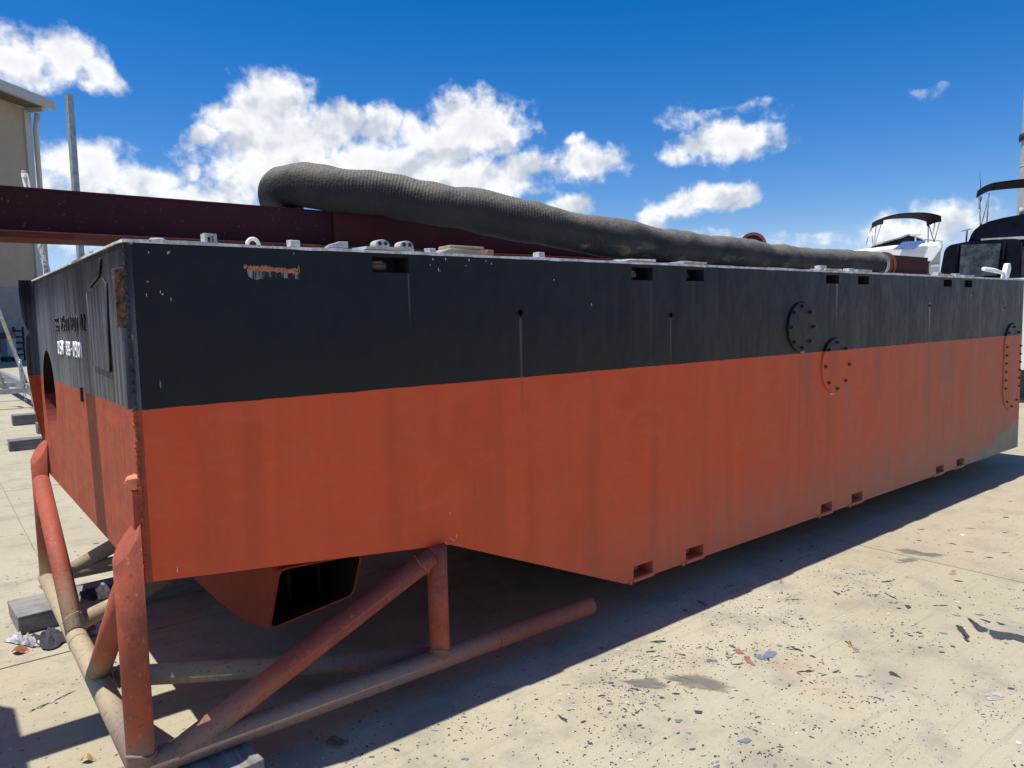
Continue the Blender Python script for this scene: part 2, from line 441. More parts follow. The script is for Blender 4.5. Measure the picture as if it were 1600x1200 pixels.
BEIGE = flat('beige_wall_panel', (.34, .285, .205), .8, 0, .05, 2, .1)
WGREY = flat('grey_wall_base', (.235, .23, .225), .85, 0, .08, 2, .1)
TRIM = flat('grey_trim', (.40, .42, .42), .6, 0, .06)
ROOF = flat('roof_sheet', (.46, .48, .48), .5, .2, .08)
DOWN = flat('downpipe_cream', (.42, .43, .36), .6, 0, .06)
SOFF = flat('soffit_brown', (.10, .085, .07), .8)
POLEM = flat('pole_grey', (.36, .37, .38), .6, .2, .12, 3)
LEAF = flat('dead_leaf', (.22, .085, .035), .8, 0, .4, 40)
LEAF2 = flat('dry_leaf', (.46, .30, .13), .8, 0, .3, 40)
RAGD = flat('dark_rag', (.03, .028, .04), .9, 0, .6, 25, .5)
RAGW = flat('white_rag', (.28, .285, .30), .8, 0, .85, 16, .5)
TEXTW = flat('white_lettering', (.80, .82, .84), .6, 0, .1)
TEXTB = flat('black_lettering', (.014, .016, .022), .5)
CHIPW = flat('chip_white', (.58, .55, .50), .8, 0, .3, 60)
SCRAPE = flat('scrape_rust', (.42, .14, .075), .8, 0, .45, 90, .6)
SCRG = scuff('scrape_grey', (.32, .31, .30), .50)
for m_ in (CANVAS, CANVAS2, NAVY): m_.node_tree.nodes['Principled BSDF'].inputs['Specular IOR Level'].default_value = .08
VINYL, nb_, b_ = mat('clear_vinyl_window')
nn = nb_.noise(nb_.scale(nb_.objco(), (5, 5, 7)), 1.3, 5, .65, .6)
nb_.put(b_.inputs['Base Color'], nb_.mix(nb_.ramp(nn, .35, .7), (.012, .018, .025), (.07, .08, .09)))
b_.inputs['Roughness'].default_value = .22


# ------------------------------------------------------------------ mesh helper
class MB:
    def __init__(self):
        self.v = []; self.f = []; self.s = []

    def quad(self, *pts, smooth=False):
        i = len(self.v); self.v += [tuple(p) for p in pts]
        self.f.append(tuple(range(i, i + len(pts)))); self.s.append(smooth)

    def hexa(self, b, t):                       # bottom ring, top ring (4 each, ccw from above)
        i = len(self.v); self.v += [tuple(p) for p in b] + [tuple(p) for p in t]
        n = len(b)
        self.f.append(tuple(i + k for k in reversed(range(n)))); self.s.append(False)
        self.f.append(tuple(i + n + k for k in range(n))); self.s.append(False)
        for k in range(n):
            k2 = (k + 1) % n
            self.f.append((i + k, i + k2, i + n + k2, i + n + k)); self.s.append(False)

    def box(self, x0, x1, y0, y1, z0, z1):
        self.hexa([(x0, y0, z0), (x1, y0, z0), (x1, y1, z0), (x0, y1, z0)],
                  [(x0, y0, z1), (x1, y0, z1), (x1, y1, z1), (x0, y1, z1)])
        return self

    def jbox(self, x0, x1, y0, y1, z0, z1, j=.004):
        r = lambda: random.uniform(-j, j)
        q = lambda a, b_, c: (a + r(), b_ + r(), c + r())
        self.hexa([q(x0, y0, z0), q(x1, y0, z0), q(x1, y1, z0), q(x0, y1, z0)],
                  [q(x0, y0, z1), q(x1, y0, z1), q(x1, y1, z1), q(x0, y1, z1)])
        return self

    def tube(self, pts, r, n=20, caps=True, endcut=None):
        pts = [Vector(p) for p in pts]
        rr = r if isinstance(r, (list, tuple)) else [r] * len(pts)
        t0 = (pts[1] - pts[0]).normalized()
        a = Vector((0, 0, 1)) if abs(t0.z) < .9 else Vector((1, 0, 0))
        nrm = t0.cross(a).normalized()
        base = len(self.v)
        for k, p in enumerate(pts):
            t = (pts[min(k + 1, len(pts) - 1)] - pts[max(k - 1, 0)]).normalized()
            nrm = (nrm - t * nrm.dot(t)).normalized(); bi = t.cross(nrm)
            for j in range(n):
                an = 2 * math.pi * j / n
                q = p + (nrm * math.cos(an) + bi * math.sin(an)) * rr[k]
                if endcut and k == len(pts) - 1:
                    q.z += endcut[0] * (q.x - p.x) + endcut[1] * (q.y - p.y)
                self.v.append(tuple(q))
        for k in range(len(pts) - 1):
            for j in range(n):
                j2 = (j + 1) % n
                self.f.append((base + k * n + j, base + k * n + j2, base + (k + 1) * n + j2, base + (k + 1) * n + j)); self.s.append(True)
        if caps:
            self.f.append(tuple(base + j for j in reversed(range(n)))); self.s.append(False)
            e = base + (len(pts) - 1) * n
            self.f.append(tuple(e + j for j in range(n))); self.s.append(False)
        return self

    def prism(self, poly, dvec):
        d = Vector(dvec)
        self.hexa(poly, [tuple(Vector(p) + d) for p in poly])
        return self

    def build(self, name, m, parent=None, bevel=0, recalc=True):
        me = D.meshes.new(name)
        me.from_pydata(self.v, [], self.f)
        me.polygons.foreach_set('use_smooth', self.s)
        if recalc or bevel:
            bm = bmesh.new(); bm.from_mesh(me)
            if recalc: bmesh.ops.recalc_face_normals(bm, faces=bm.faces)
            if bevel:
                es = [e for e in bm.edges if len(e.link_faces) == 2 and e.calc_face_angle(0) > .6]
                bmesh.ops.bevel(bm, geom=es, offset=bevel, segments=2, profile=.6, affect='EDGES', clamp_overlap=True)
            bm.to_mesh(me); bm.free()
        for mm in (m if isinstance(m, (list, tuple)) else [m]): me.materials.append(mm)
        o = D.objects.new(name, me); COL.objects.link(o)
        if parent is not None: o.parent = parent
        return o


def tag(o, label=None, cat=None, group=None, kind=None):
    if label: o['label'] = label
    if cat: o['category'] = cat
    if group: o['group'] = group
    if kind: o['kind'] = kind
    return o


def thing(name, label, cat, loc=(0, 0, 0), rz=0.0, group=None):
    o = D.objects.new(name, None); COL.objects.link(o)
    o.location = loc; o.rotation_euler = (0, 0, rz); o.empty_display_size = .2
    return tag(o, label, cat, group)


def catmull(pts, per=10):
    P = [Vector(p) for p in pts]; P = [P[0] * 2 - P[1]] + P + [P[-1] * 2 - P[-2]]
    out = []
    for i in range(1, len(P) - 2):
        for k in range(per):
            t = k / per
            out.append(.5 * ((2 * P[i]) + (P[i + 1] - P[i - 1]) * t + (2 * P[i - 1] - 5 * P[i] + 4 * P[i + 1] - P[i + 2]) * t * t
                             + (3 * P[i] - P[i - 1] - 3 * P[i + 1] + P[i + 2]) * t ** 3))
    out.append(P[-2]); return out


def resample(pts, step):
    out = [pts[0]]; need = step
    for a, b in zip(pts, pts[1:]):
        L = (b - a).length; pos = 0
        while L - pos >= need:
            pos += need; out.append(a.lerp(b, pos / L)); need = step
        need -= (L - pos)
    return out


# ================================================================== SETTING: ground
yard = D.objects.new('ground', None); COL.objects.link(yard); yard['kind'] = 'structure'
mb = MB(); Rg = 700
mb.quad((-Rg, -Rg, -.016), (Rg, -Rg, -.016), (Rg, Rg, -.016), (-Rg, Rg, -.016))
mb.build('yard_base', CONC, yard, recalc=False)
PX, PY, GAP = 4.4, 4.6, .0065
slab_mesh = None
for i in range(-3, 8):
    for j in range(-3, 12):
        x0, y0 = i * PX, 1.55 + (j - 1) * PY
        mb = MB().box(0 + GAP, PX - GAP, 0 + GAP, PY - GAP, -.014, 0)
        if slab_mesh is None:
            o = mb.build('concrete_slab', CONC, yard, bevel=.0025); slab_mesh = o.data
        else:
            o = D.objects.new('concrete_slab', slab_mesh); COL.objects.link(o); o.parent = yard
        o.location = (x0, y0, 0)
# outside the slabs the yard carries on as one sheet, flush with them
mb = MB()
X0, X1, Y0_, Y1 = -3 * PX, 8 * PX, 1.55 - 4 * PY, 1.55 + 11 * PY
for q in [(-Rg, X0, -Rg, Rg), (X1, Rg, -Rg, Rg), (X0, X1, -Rg, Y0_), (X0, X1, Y1, Rg)]:
    mb.quad((q[0], q[2], -.001), (q[1], q[2], -.001), (q[1], q[3], -.001), (q[0], q[3], -.001))
mb.build('outer_yard', CONC, yard, recalc=False)

# ================================================================== BARGE HULL
L, W, ZT, ZK = 8.10, 2.47, 1.868, .190
hull = thing('steel_barge', 'black and red painted steel barge hull raised on a pipe frame and timbers', 'barge')
RAKE = [(0, .761), (1.191, .636), (2.29, ZK), (L, ZK)]


def zbot(x):
    for (a, za), (b, zb) in zip(RAKE, RAKE[1:]):
        if x <= b: return za + (zb - za) * (x - a) / (b - a)
    return ZK


def panel(us, wlo, whi, rects, rounds, fmap, name, parent):
    """flat plate in (u,w) with real openings; fmap(u,w,depth)->xyz"""
    cuts = set(us)
    for r in rects: cuts |= {r[0], r[1]}
    sq = []
    for (cu, cw, r) in rounds:
        h = r * 1.25; cuts |= {cu - h, cu + h}; sq.append((cu - h, cu + h, cw - h, cw + h))
    cuts = sorted(cuts); mb = MB()
    for a, b in zip(cuts, cuts[1:]):
        holes = sorted([(r[2], r[3]) for r in list(rects) + sq if r[0] - 1e-6 <= a and b <= r[1] + 1e-6])
        la, lb = wlo(a), wlo(b); pa, pb = la, lb
        for lo, hi in holes:
            mb.quad(fmap(a, pa, 0), fmap(b, pb, 0), fmap(b, lo, 0), fmap(a, lo, 0)); pa = pb = hi
        mb.quad(fmap(a, pa, 0), fmap(b, pb, 0), fmap(b, whi, 0), fmap(a, whi, 0))
    for (cu, cw, r) in rounds:
        h = r * 1.25; n = 32
        for k in range(n):
            ring = []
            for t in (k, k + 1):
                an = 2 * math.pi * t / n; c, s = math.cos(an), math.sin(an)
                m_ = max(abs(c), abs(s))
                ring.append(((cu + r * c, cw + r * s), (cu + h * c / m_, cw + h * s / m_)))
            (i0, o0), (i1, o1) = ring
            mb.quad(fmap(*i0, 0), fmap(*o0, 0), fmap(*o1, 0), fmap(*i1, 0))
    return mb.build(name, HULL, parent)


side = lambda u, w, d: (u, d, w)
endm = lambda u, w, d: (d, u, w)
POCK_T = [(.869, 1.033, 1.790, 1.852), (2.352, 2.515, 1.783, 1.850), (2.798, 2.951, 1.785, 1.850), (4.283, 4.456, 1.790, 1.848),
          (4.724, 4.888, 1.790, 1.848), (6.187, 6.354, 1.788, 1.846), (6.621, 6.789, 1.786, 1.846)]
POCK_B = [(2.351, 2.505, .205, .268), (2.791, 2.950, .205, .268), (4.266, 4.415, .205, .267), (4.695, 4.857, .205, .267),
          (6.147, 6.301, .205, .262), (6.575, 6.736, .205, .265)]
DRAIN = [(1.608, 1.626, .014), (2.661, 1.600, .014), (5.928, 1.633, .012), (7.597, 1.605, .014)]
panel([0, L], lambda u: WL, ZT, POCK_T, DRAIN, side, 'topside_plating', hull)['label'] = 'black painted upper side'
panel([0, 1.191, 2.29, L], zbot, WL, POCK_B, [], side, 'bottom_plating', hull)['label'] = 'red painted lower side'
HC = (2.09, 1.245, .235)
zend = .761
panel([0, W], lambda u: zend, ZT, [], [HC], endm, 'end_plating', hull)
mb = MB()
for (a, za), (b, zb) in zip(RAKE, RAKE[1:]):
    mb.quad((a, 0, za), (b, 0, zb), (b, W, zb), (a, W, za))
mb.quad((L, 0, ZK), (L, W, ZK), (L, W, ZT), (L, 0, ZT))
for (a, za), (b, zb) in zip(RAKE, RAKE[1:]):
    mb.quad((a, W, za), (b, W, zb), (b, W, ZT), (a, W, ZT))
mb.build('underside_plating', HULL, hull)
MB().quad((0.002, .002, ZT), (L - .002, .002, ZT), (L - .002, W - .002, ZT), (.002, W - .002, ZT)).__class__
mb = MB(); mb.quad((0, 0, ZT), (L, 0, ZT), (L, W, ZT), (0, W, ZT)); mb.build('deck_plating', GREYP, hull)

# deck edge bar with ragged worn paint
mb = MB(); n = 260
for k in range(n):
    a, b = -.006 + (L + .012) * k / n, -.006 + (L + .012) * (k + 1) / n
    t = lambda u: .007 + .0045 * mnoise.noise((u * 3.1, 0, 0)) + .002 * mnoise.noise((u * 17, 3, 0)) + .004 * min(1, u / 6)
    o_ = lambda u: -.004 - .003 * mnoise.noise((u * 5, 7, 0))
    lo = lambda u: ZT - .003 - .004 * max(0, mnoise.noise((u * 9, 1, 5)))
    A = [(a, o_(a), lo(a)), (b, o_(b), lo(b)), (b, .09, ZT + .001), (a, .09, ZT + .001)]
    B = [(a, o_(a), ZT + t(a)), (b, o_(b), ZT + t(b)), (b, .09, ZT + t(b)), (a, .09, ZT + t(a))]
    mb.hexa(A, B)
mb.build('deck_edge', EDGE, hull)
MB().box(-.006, .07, .091, W, ZT + .001, ZT + .008).build('deck_edge', EDGE, hull)

# end plate flanges
mb = MB(); zs = [(.952, -.012), (1.10, -.036), (1.344, -.060), (1.50, -.062), (1.555, -.052), (1.578, -.036), (1.60, -.048), (1.66, -.066), (1.80, -.072), (1.876, -.068)]
poly = [(.004, W - .012, .952)] + [(x, W - .012, z) for z, x in zs] + [(.004, W - .012, 1.876)]
i0 = len(mb.v); mb.prism(poly[::-1], (0, .014, 0)); mb.build('end_flange', HULL, hull)
MB().jbox(-.034, -.0015, -.004, .022, 1.600, 1.784, .004).build('rusted_corner_bar', RUST, hull, bevel=.003)['label'] = 'flaking rusty corner bar'
MB().jbox(-.020, -.0015, -.003, .020, 1.335, 1.598, .002).build('corner_bar', HULL, hull, bevel=.002)
MB().jbox(-.028, -.0015, -.004, .022, .86, 1.068, .003).build('corner_bar', HULL, hull, bevel=.002)
MB().jbox(-.034, -.0015, .0, .055, 1.085, 1.112, .008).build('torn_tab', flat('torn_tab_orange', (.55, .17, .085), .8, 0, .3, 50, .6), hull, bevel=.004)
# weld beads down the near corner and along the far flange
mb = MB()
def bead_line(mb, p, q, n, r):
    p, q = Vector(p), Vector(q)
    pts = [p.lerp(q, k / n) + Vector((random.uniform(-1, 1), random.uniform(-1, 1), 0)) * r * .35 for k in range(n + 1)]
    mb.tube(pts, [r * random.uniform(.55, 1.3) for _ in pts], 7)
bead_line(mb, (-.001, -.001, .765), (-.001, -.001, 1.86), 210, .0065)
mb.build('corner_weld', HULL, hull)
mb = MB(); bead_line(mb, (-.002, W - .016, .955), (-.002, W - .016, 1.86), 150, .006)
mb.build('flange_weld', HULL, hull)
# doubler plate on the end
def yz_plate(name, poly, t, m=HULL):
    return MB().prism([(-.0005, y, z) for y, z in poly], (-t, 0, 0)).build(name, m, hull, bevel=.002)
yz_plate('doubler_plate', [(.687, 1.735), (.66, 1.452), (.335, 1.44), (.30, 1.752), (.36, 1.772), (.55, 1.742)], .007)
yz_plate('doubler_plate', [(.66, 1.815), (.62, 1.752), (.42, 1.785), (.37, 1.842)], .005)
# big through hole in the end: tube wall
mb = MB(); n = 40
for k in range(n):
    a, b = 2 * math.pi * k / n, 2 * math.pi * (k + 1) / n
    P = lambda an, d: (d, HC[0] + HC[2] * math.cos(an), HC[1] + HC[2] * math.sin(an))
    mb.quad(P(a, 0), P(b, 0), P(b, .75), P(a, .75), smooth=True)
mb.v += [P(2 * math.pi * k / n, .75) for k in range(n)]; mb.f.append(tuple(range(len(mb.v) - n, len(mb.v)))); mb.s.append(False)
mb.build('hawse_tunnel', INNER, hull)
# pin slot in the end face
MB().box(-.010, -.001, .985, 1.005, 1.285, 1.345).build('drain_slot', DARK, hull)
# raised weld-bead lettering on the end
GLYPH = {'S': [[(.58, .86), (.45, 1), (.18, 1), (.04, .86), (.04, .64), (.18, .52), (.44, .48), (.58, .36), (.58, .14), (.44, 0), (.16, 0), (.03, .14)]],
         '2': [[(.04, .82), (.16, 1), (.44, 1), (.57, .84), (.55, .62), (.04, 0), (.6, 0)]],
         '5': [[(.55, 1), (.08, 1), (.06, .56), (.4, .58), (.57, .42), (.55, .14), (.4, 0), (.14, 0), (.03, .12)]],
         '0': [[(.3, 1), (.08, .85), (.03, .5), (.08, .15), (.3, 0), (.52, .15), (.57, .5), (.52, .85), (.3, 1)]],
         'P': [[(.05, 0), (.05, 1), (.42, 1), (.57, .86), (.57, .62), (.42, .48), (.05, .48)]],
         'D': [[(.05, 0), (.05, 1), (.36, 1), (.57, .8), (.57, .2), (.36, 0), (.05, 0)]],
         'U': [[(.04, 1), (.04, .16), (.18, 0), (.42, 0), (.56, .16), (.56, 1)]],
         'N': [[(.05, 0), (.05, 1), (.55, 0), (.55, 1)]],
         '8': [[(.3, .52), (.08, .66), (.08, .88), (.3, 1), (.52, .88), (.52, .66), (.3, .52), (.04, .36), (.05, .12), (.3, 0), (.55, .12), (.56, .36), (.3, .52)]],
         '9': [[(.55, .6), (.4, .46), (.16, .46), (.05, .62), (.05, .84), (.18, 1), (.42, 1), (.55, .86), (.55, .25), (.4, 0), (.12, 0)]],
         '1': [[(.12, .8), (.3, 1), (.3, 0)]], '-': [[(.06, .5), (.5, .5)]]}
GLYPH['O'] = GLYPH['0']
def lettering(txt, y, z, hgt, pitch, m, label):
    for k, ch in enumerate(txt):
        if ch == ' ': continue
        mb = MB()
        for st_ in GLYPH[ch]:
            pts = []
            for (a0, b0), (a1, b1) in zip(st_, st_[1:]):
                for q in range(3):
                    t = q / 3; pts.append((a0 + (a1 - a0) * t, b0 + (b1 - b0) * t))
            pts.append(st_[-1])
            P = [(-.003, y - k * pitch - u * pitch * 1.05 + random.uniform(-.001, .001), z + w * hgt + random.uniform(-.0015, .0015)) for u, w in pts]
            mb.tube(P, [random.uniform(.0028, .0042) for _ in P], 7)
        mb.build('raised_letter', m, hull)['label'] = label
lettering('SS 2500 POD 02', 1.635, 1.588, .062, .0615, TEXTB, 'black weld bead letter of the upper line')
lettering('USN 88-0901', 1.600, 1.474, .062, .0655, TEXTW, 'white weld bead letter of the lower line')
mb = MB()
for pl in ([(.687, 1.735), (.66, 1.452), (.335, 1.44), (.30, 1.752), (.36, 1.772), (.55, 1.742), (.687, 1.735)], [(.62, 1.752), (.42, 1.785), (.37, 1.842)]):
    mb.tube([(-.006, y, z) for y, z in pl], .003, 6)
mb.build('doubler_weld', flat('lit_edge_grey', (.045, .048, .055), .6, 0, .4, 40), hull)  # weld outline greyer than the plate, painting light caught on its edges

# lock pockets, with their pins
for k, (a, b, lo, hi) in enumerate(POCK_T + POCK_B):
    top = k < len(POCK_T); dp = .12
    mb = MB()
    c = [(a, 0, lo), (b, 0, lo), (b, 0, hi), (a, 0, hi)]; e = [(p[0], dp, p[2]) for p in c]
    for i in range(4):
        j = (i + 1) % 4; mb.quad(c[i], c[j], e[j], e[i])
    mb.quad(*e)
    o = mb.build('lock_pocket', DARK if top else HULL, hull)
    zc = (lo + hi) / 2
    pin = MB().tube([(a + .012, .06, zc - .004), (a + .085, .06, zc - .004)], .016, 12)
    pin.tube([(a + .02, .05, zc + .012), (a + .075, .055, zc + .014)], .007, 8)
    pin.build('lock_pin', DARK if k in (2,) else PINM, o)
    if top:      # cover strip over the pocket
        MB().jbox(a - .03, b + .012, -.012, .10, ZT + .011, ZT + .023, .003).build('pocket_cover', GREYP, hull)
    else:        # sill under the pocket and a hanging nib
        MB().box(a - .004, b + .004, -.006, .05, ZK - .006, ZK + .0115).build('pocket_sill', HULL, hull)
        MB().box(a - .035, a - .012, -.004, .03, ZK - .012, ZK + .01).build('sill_nib', HULL, hull)
for (x, z, r) in DRAIN:
    mb = MB(); n = 16
    P = lambda k, d, rr: (x + rr * math.cos(2 * math.pi * k / n), d, z + rr * math.sin(2 * math.pi * k / n))
    for k in range(n):
        mb.quad(P(k, 0, r), P(k + 1, 0, r), P(k + 1, .07, r), P(k, .07, r))
        mb.quad(P(k, -.002, r * 1.35), P(k + 1, -.002, r * 1.35), P(k + 1, -.001, r), P(k, -.001, r))
    mb.quad(*[P(k, .07, r) for k in range(n)])
    mb.build('drain_hole', HULL, hull)

# bolted covers
def stadium(cx, cz, rx, hz, n=48):
    pts = []
    for k in range(n):
        an = 2 * math.pi * k / n
        s = math.sin(an)
        pts.append((cx + rx * math.cos(an), cz + rx * s + (hz if s >= 0 else -hz)))
    return pts
bolt_me = None
def cover(cx, cz, rx, hz, bolts, name):
    mb = MB(); out = stadium(cx, cz, rx, hz); inn = stadium(cx, cz, rx - .006, hz)
    for k in range(len(out)):
        j = (k + 1) % len(out)
        mb.quad((out[k][0], .001, out[k][1]), (out[j][0], .001, out[j][1]), (out[j][0], -.011, out[j][1]), (out[k][0], -.011, out[k][1]), smooth=True)
        mb.quad((out[k][0], -.011, out[k][1]), (out[j][0], -.011, out[j][1]), (inn[j][0], -.014, inn[j][1]), (inn[k][0], -.014, inn[k][1]))
    mb.quad(*[(p[0], -.014, p[1]) for p in inn])
    o = mb.build(name, HULL, hull)
    global bolt_me
    for (bx, bz) in bolts:
        if bolt_me is None:
            q = MB(); q.tube([(0, 0, 0), (0, -.009, 0)], .0125, 6); q.tube([(0, -.009, 0), (0, -.018, 0)], .007, 8)
            bo = q.build('bolt', BOLT, o, recalc=True); bolt_me = bo.data
        else:
            bo = D.objects.new('bolt', bolt_me); COL.objects.link(bo); bo.parent = o
        bo.location = (bx, -.014, bz)
cover(3.970, 1.503, .163, 0, [(3.970 + .135 * math.cos(a), 1.503 + .135 * math.sin(a)) for a in [math.pi / 2 + k * math.pi / 4 for k in range(8)]], 'round_cover')
cover(4.425, 1.226, .195, 0, [(4.425 + .160 * math.cos(a), 1.226 + .160 * math.sin(a)) for a in [math.pi / 2 + k * math.pi / 4 for k in range(8)]], 'round_cover')
bl = [(7.83 + s * .185, 1.02 + z) for s in (-1, 1) for z in (-.20, -.12, -.04, .04, .12, .20)]
bl += [(7.83 + .185 * math.cos(a), 1.02 + .205 * s + .185 * math.sin(a) * 1.0) for s, aa in ((1, (45, 90, 135)), (-1, (225, 270, 315))) for a in map(math.radians, aa)]
cover(7.83, 1.02, .225, .205, bl, 'oblong_cover')

# chips, scrapes and droppings: thin ragged flakes on the paint
def flake(mb, x, z, rx, rz, y=-.0012):
    rx *= .75; rz *= .8
    n = 7; ph = random.random() * 6
    mb.quad(*[(x + rx * random.uniform(.5, 1.1) * math.cos(ph + 2 * math.pi * k / n), y, z + rz * random.uniform(.5, 1.1) * math.sin(ph + 2 * math.pi * k / n)) for k in range(n)])
mb = MB()
for (x, z, rx, rz) in [(.07, 1.836, .003, .006), (.13, 1.839, .009, .004), (.128, 1.836, .004, .006), (.056, 1.699, .0015, .010), (.104, 1.702, .005, .003), (.098, 1.71, .002, .008),
                       (.129, 1.685, .0015, .010), (.555, 1.850, .002, .008), (1.174, 1.806, .003, .011), (1.181, 1.803, .003, .004), (1.134, 1.825, .003, .006), (1.314, 1.828, .004, .005), (1.451, 1.84, .004, .006),
                       (1.148, 1.849, .004, .008), (1.211, 1.852, .004, .008), (1.33, 1.852, .006, .007), (1.42, 1.85, .004, .006), (1.814, 1.776, .006, .005), (2.06, 1.658, .004, .012), (.096, .782, .003, .014), (1.196, .773, .0015, .014),
                       (1.199, .662, .002, .010), (1.225, .664, .0025, .014), (1.21, .652, .008, .004), (1.17, .648, .006, .003), (6.781, 1.713, .007, .012), (7.585, 1.612, .012, .016), (5.925, 1.645, .02, .012), (3.99, 1.338, .05, .004), (4.38, 1.03, .05, .006), (7.80, .60, .05, .008), (7.55, 1.70, .015, .008)]:
    flake(mb, x, z, rx, rz)
o = mb.build('paint_chip', CHIPW, hull, recalc=False); o['kind'] = 'stuff'
mb = MB()
def ragged(mb, pts_top, pts_bot, sub=10, j=.004):
    T, Bt = [], []
    for src, dst in ((pts_top, T), (pts_bot, Bt)):
        for (a, b) in zip(src, src[1:]):
            for k in range(sub):
                t = k / sub; dst.append((a[0] + (b[0] - a[0]) * t, a[1] + (b[1] - a[1]) * t + random.uniform(-j, j)))
        dst.append(src[-1])
    for k in range(len(T) - 1):
        mb.quad((Bt[k][0], -.0012, Bt[k][1]), (Bt[k + 1][0], -.0012, Bt[k + 1][1]), (T[k + 1][0], -.0012, T[k + 1][1]), (T[k][0], -.0012, T[k][1]))
ragged(mb, [(.386, 1.803), (.465, 1.802)], [(.386, 1.786), (.465, 1.785)], 16)
ragged(mb, [(.465, 1.797), (.572, 1.797)], [(.465, 1.783), (.572, 1.776)], 20)
ragged(mb, [(.371, 1.806), (.383, 1.806)], [(.371, 1.794), (.383, 1.793)], 5)
ragged(mb, [(.568, 1.803), (.574, 1.800)], [(.568, 1.775), (.574, 1.778)], 3)
for x, z, rx, rz in ((.062, 1.742, .006, .006), (.006, 1.566, .004, .012), (.02, 1.862, .01, .005), (.08, 1.41, .003, .02)):
    flake(mb, x, z, rx, rz)
o = mb.build('rust_scrape', SCRAPE, hull, recalc=False); o['label'] = 'rusty scrape near the deck edge'; o['kind'] = 'stuff'
mb = MB()
mb.quad((.383, -.0009, 1.79), (.47, -.0009, 1.788), (.572, -.0009, 1.78), (.572, -.0009, 1.757), (.47, -.0009, 1.765), (.41, -.0009, 1.753), (.386, -.0009, 1.765))
mb.build('grey_scrape', SCRG, hull, recalc=False)

# tunnel box slung under the raked bottom
def rsec(pts, r, k=4):
    out = []
    n = len(pts)
    for i in range(n):
        p, a, b = Vector(pts[i]), Vector(pts[i - 1]), Vector(pts[(i + 1) % n])
        da, db = (a - p).normalized(), (b - p).normalized()
        for t in range(k + 1):
            s = t / k; q = p + da * r * (1 - s) ** 2 + db * r * s ** 2
            out.append((q.x, q.y))
    return out
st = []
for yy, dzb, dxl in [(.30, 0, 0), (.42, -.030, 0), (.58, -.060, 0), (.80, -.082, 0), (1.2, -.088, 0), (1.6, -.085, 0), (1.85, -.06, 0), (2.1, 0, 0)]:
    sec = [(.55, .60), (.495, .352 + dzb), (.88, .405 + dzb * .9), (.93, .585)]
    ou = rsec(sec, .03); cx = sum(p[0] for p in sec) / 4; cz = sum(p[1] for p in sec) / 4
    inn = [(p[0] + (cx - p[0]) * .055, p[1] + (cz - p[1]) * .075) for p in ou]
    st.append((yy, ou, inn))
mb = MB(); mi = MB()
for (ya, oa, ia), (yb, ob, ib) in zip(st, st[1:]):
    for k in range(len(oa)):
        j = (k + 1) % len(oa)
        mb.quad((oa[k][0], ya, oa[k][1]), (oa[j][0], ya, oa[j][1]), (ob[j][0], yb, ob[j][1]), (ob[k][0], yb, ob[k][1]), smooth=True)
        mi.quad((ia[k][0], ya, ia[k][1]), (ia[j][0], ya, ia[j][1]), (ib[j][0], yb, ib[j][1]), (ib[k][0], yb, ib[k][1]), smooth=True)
mi.build('tunnel_shade_inner', TUNNEL_SHADE, hull)
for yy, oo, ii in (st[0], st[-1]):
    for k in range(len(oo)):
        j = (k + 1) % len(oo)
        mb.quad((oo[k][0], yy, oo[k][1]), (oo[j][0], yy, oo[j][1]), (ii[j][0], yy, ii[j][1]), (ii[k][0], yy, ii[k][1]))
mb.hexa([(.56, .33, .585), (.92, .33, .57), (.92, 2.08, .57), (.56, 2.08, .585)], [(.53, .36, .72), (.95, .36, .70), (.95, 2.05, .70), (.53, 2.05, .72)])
mb.build('intake_tunnel', steel_maroon('tunnel_shade_red', (.21, .040, .020), (.28, .054, .026), .8), hull)  # red darkened to paint in the shade beneath the hull
MB().box(.66, .675, .5, .52, .37, .59).build('tunnel_bar', TUNNEL_SHADE, hull)
MB().box(.80, .815, .5, .52, .38, .58).build('tunnel_bar', TUNNEL_SHADE, hull)

# ---- fittings along the deck edge
Zd = ZT + .010
def deck_fit(name, mb, m=GREYP, bevel=.003):
    return mb.build(name, m, hull, bevel=bevel)
mb = MB()      # half ring shackle
mb.tube([(.419 + .020 * math.cos(a),   .03, Zd + .021 * math.sin(a)) for a in [math.pi * k / 14 for k in range(15)]], .0068, 10)
deck_fit('lifting_ring', mb, WHITE, 0)
mb = MB(); mb.tube([(.107, .04, Zd - .002), (.107, .04, Zd + .008)], [.03, .02], 16); deck_fit('deck_plug', mb, GREYP, 0)
for x, w, h in ((.566, .034, .022), (1.155, .032, .018), (1.748, .034, .024), (4.257, .075, .030), (4.64, .08, .022), (6.121, .07, .026), (6.487, .085, .024)):
    deck_fit('deck_stud', MB().jbox(x - w / 2, x + w / 2, .005, .05, Zd - .002, Zd + h, .002))
mb = MB()      # small open bracket
mb.jbox(.248, .258, .01, .05, Zd, Zd + .026, .001); mb.jbox(.280, .290, .01, .05, Zd, Zd + .026, .001); mb.jbox(.248, .290, .01, .05, Zd + .022, Zd + .030, .001)
deck_fit('deck_bracket', mb, GREYP, 0)
mb = MB(); mb.prism([(.690, .0, Zd), (.770, -.002, Zd), (.770, -.002, Zd + .025), (.735, .0, Zd + .024), (.690, .0, Zd + .010)][::1], (.025, .09, 0))
deck_fit('wedge_block', mb, GREYP)
deck_fit('lug_plate', MB().jbox(.84, 1.06, -.004, .09, Zd, Zd + .008, .002))
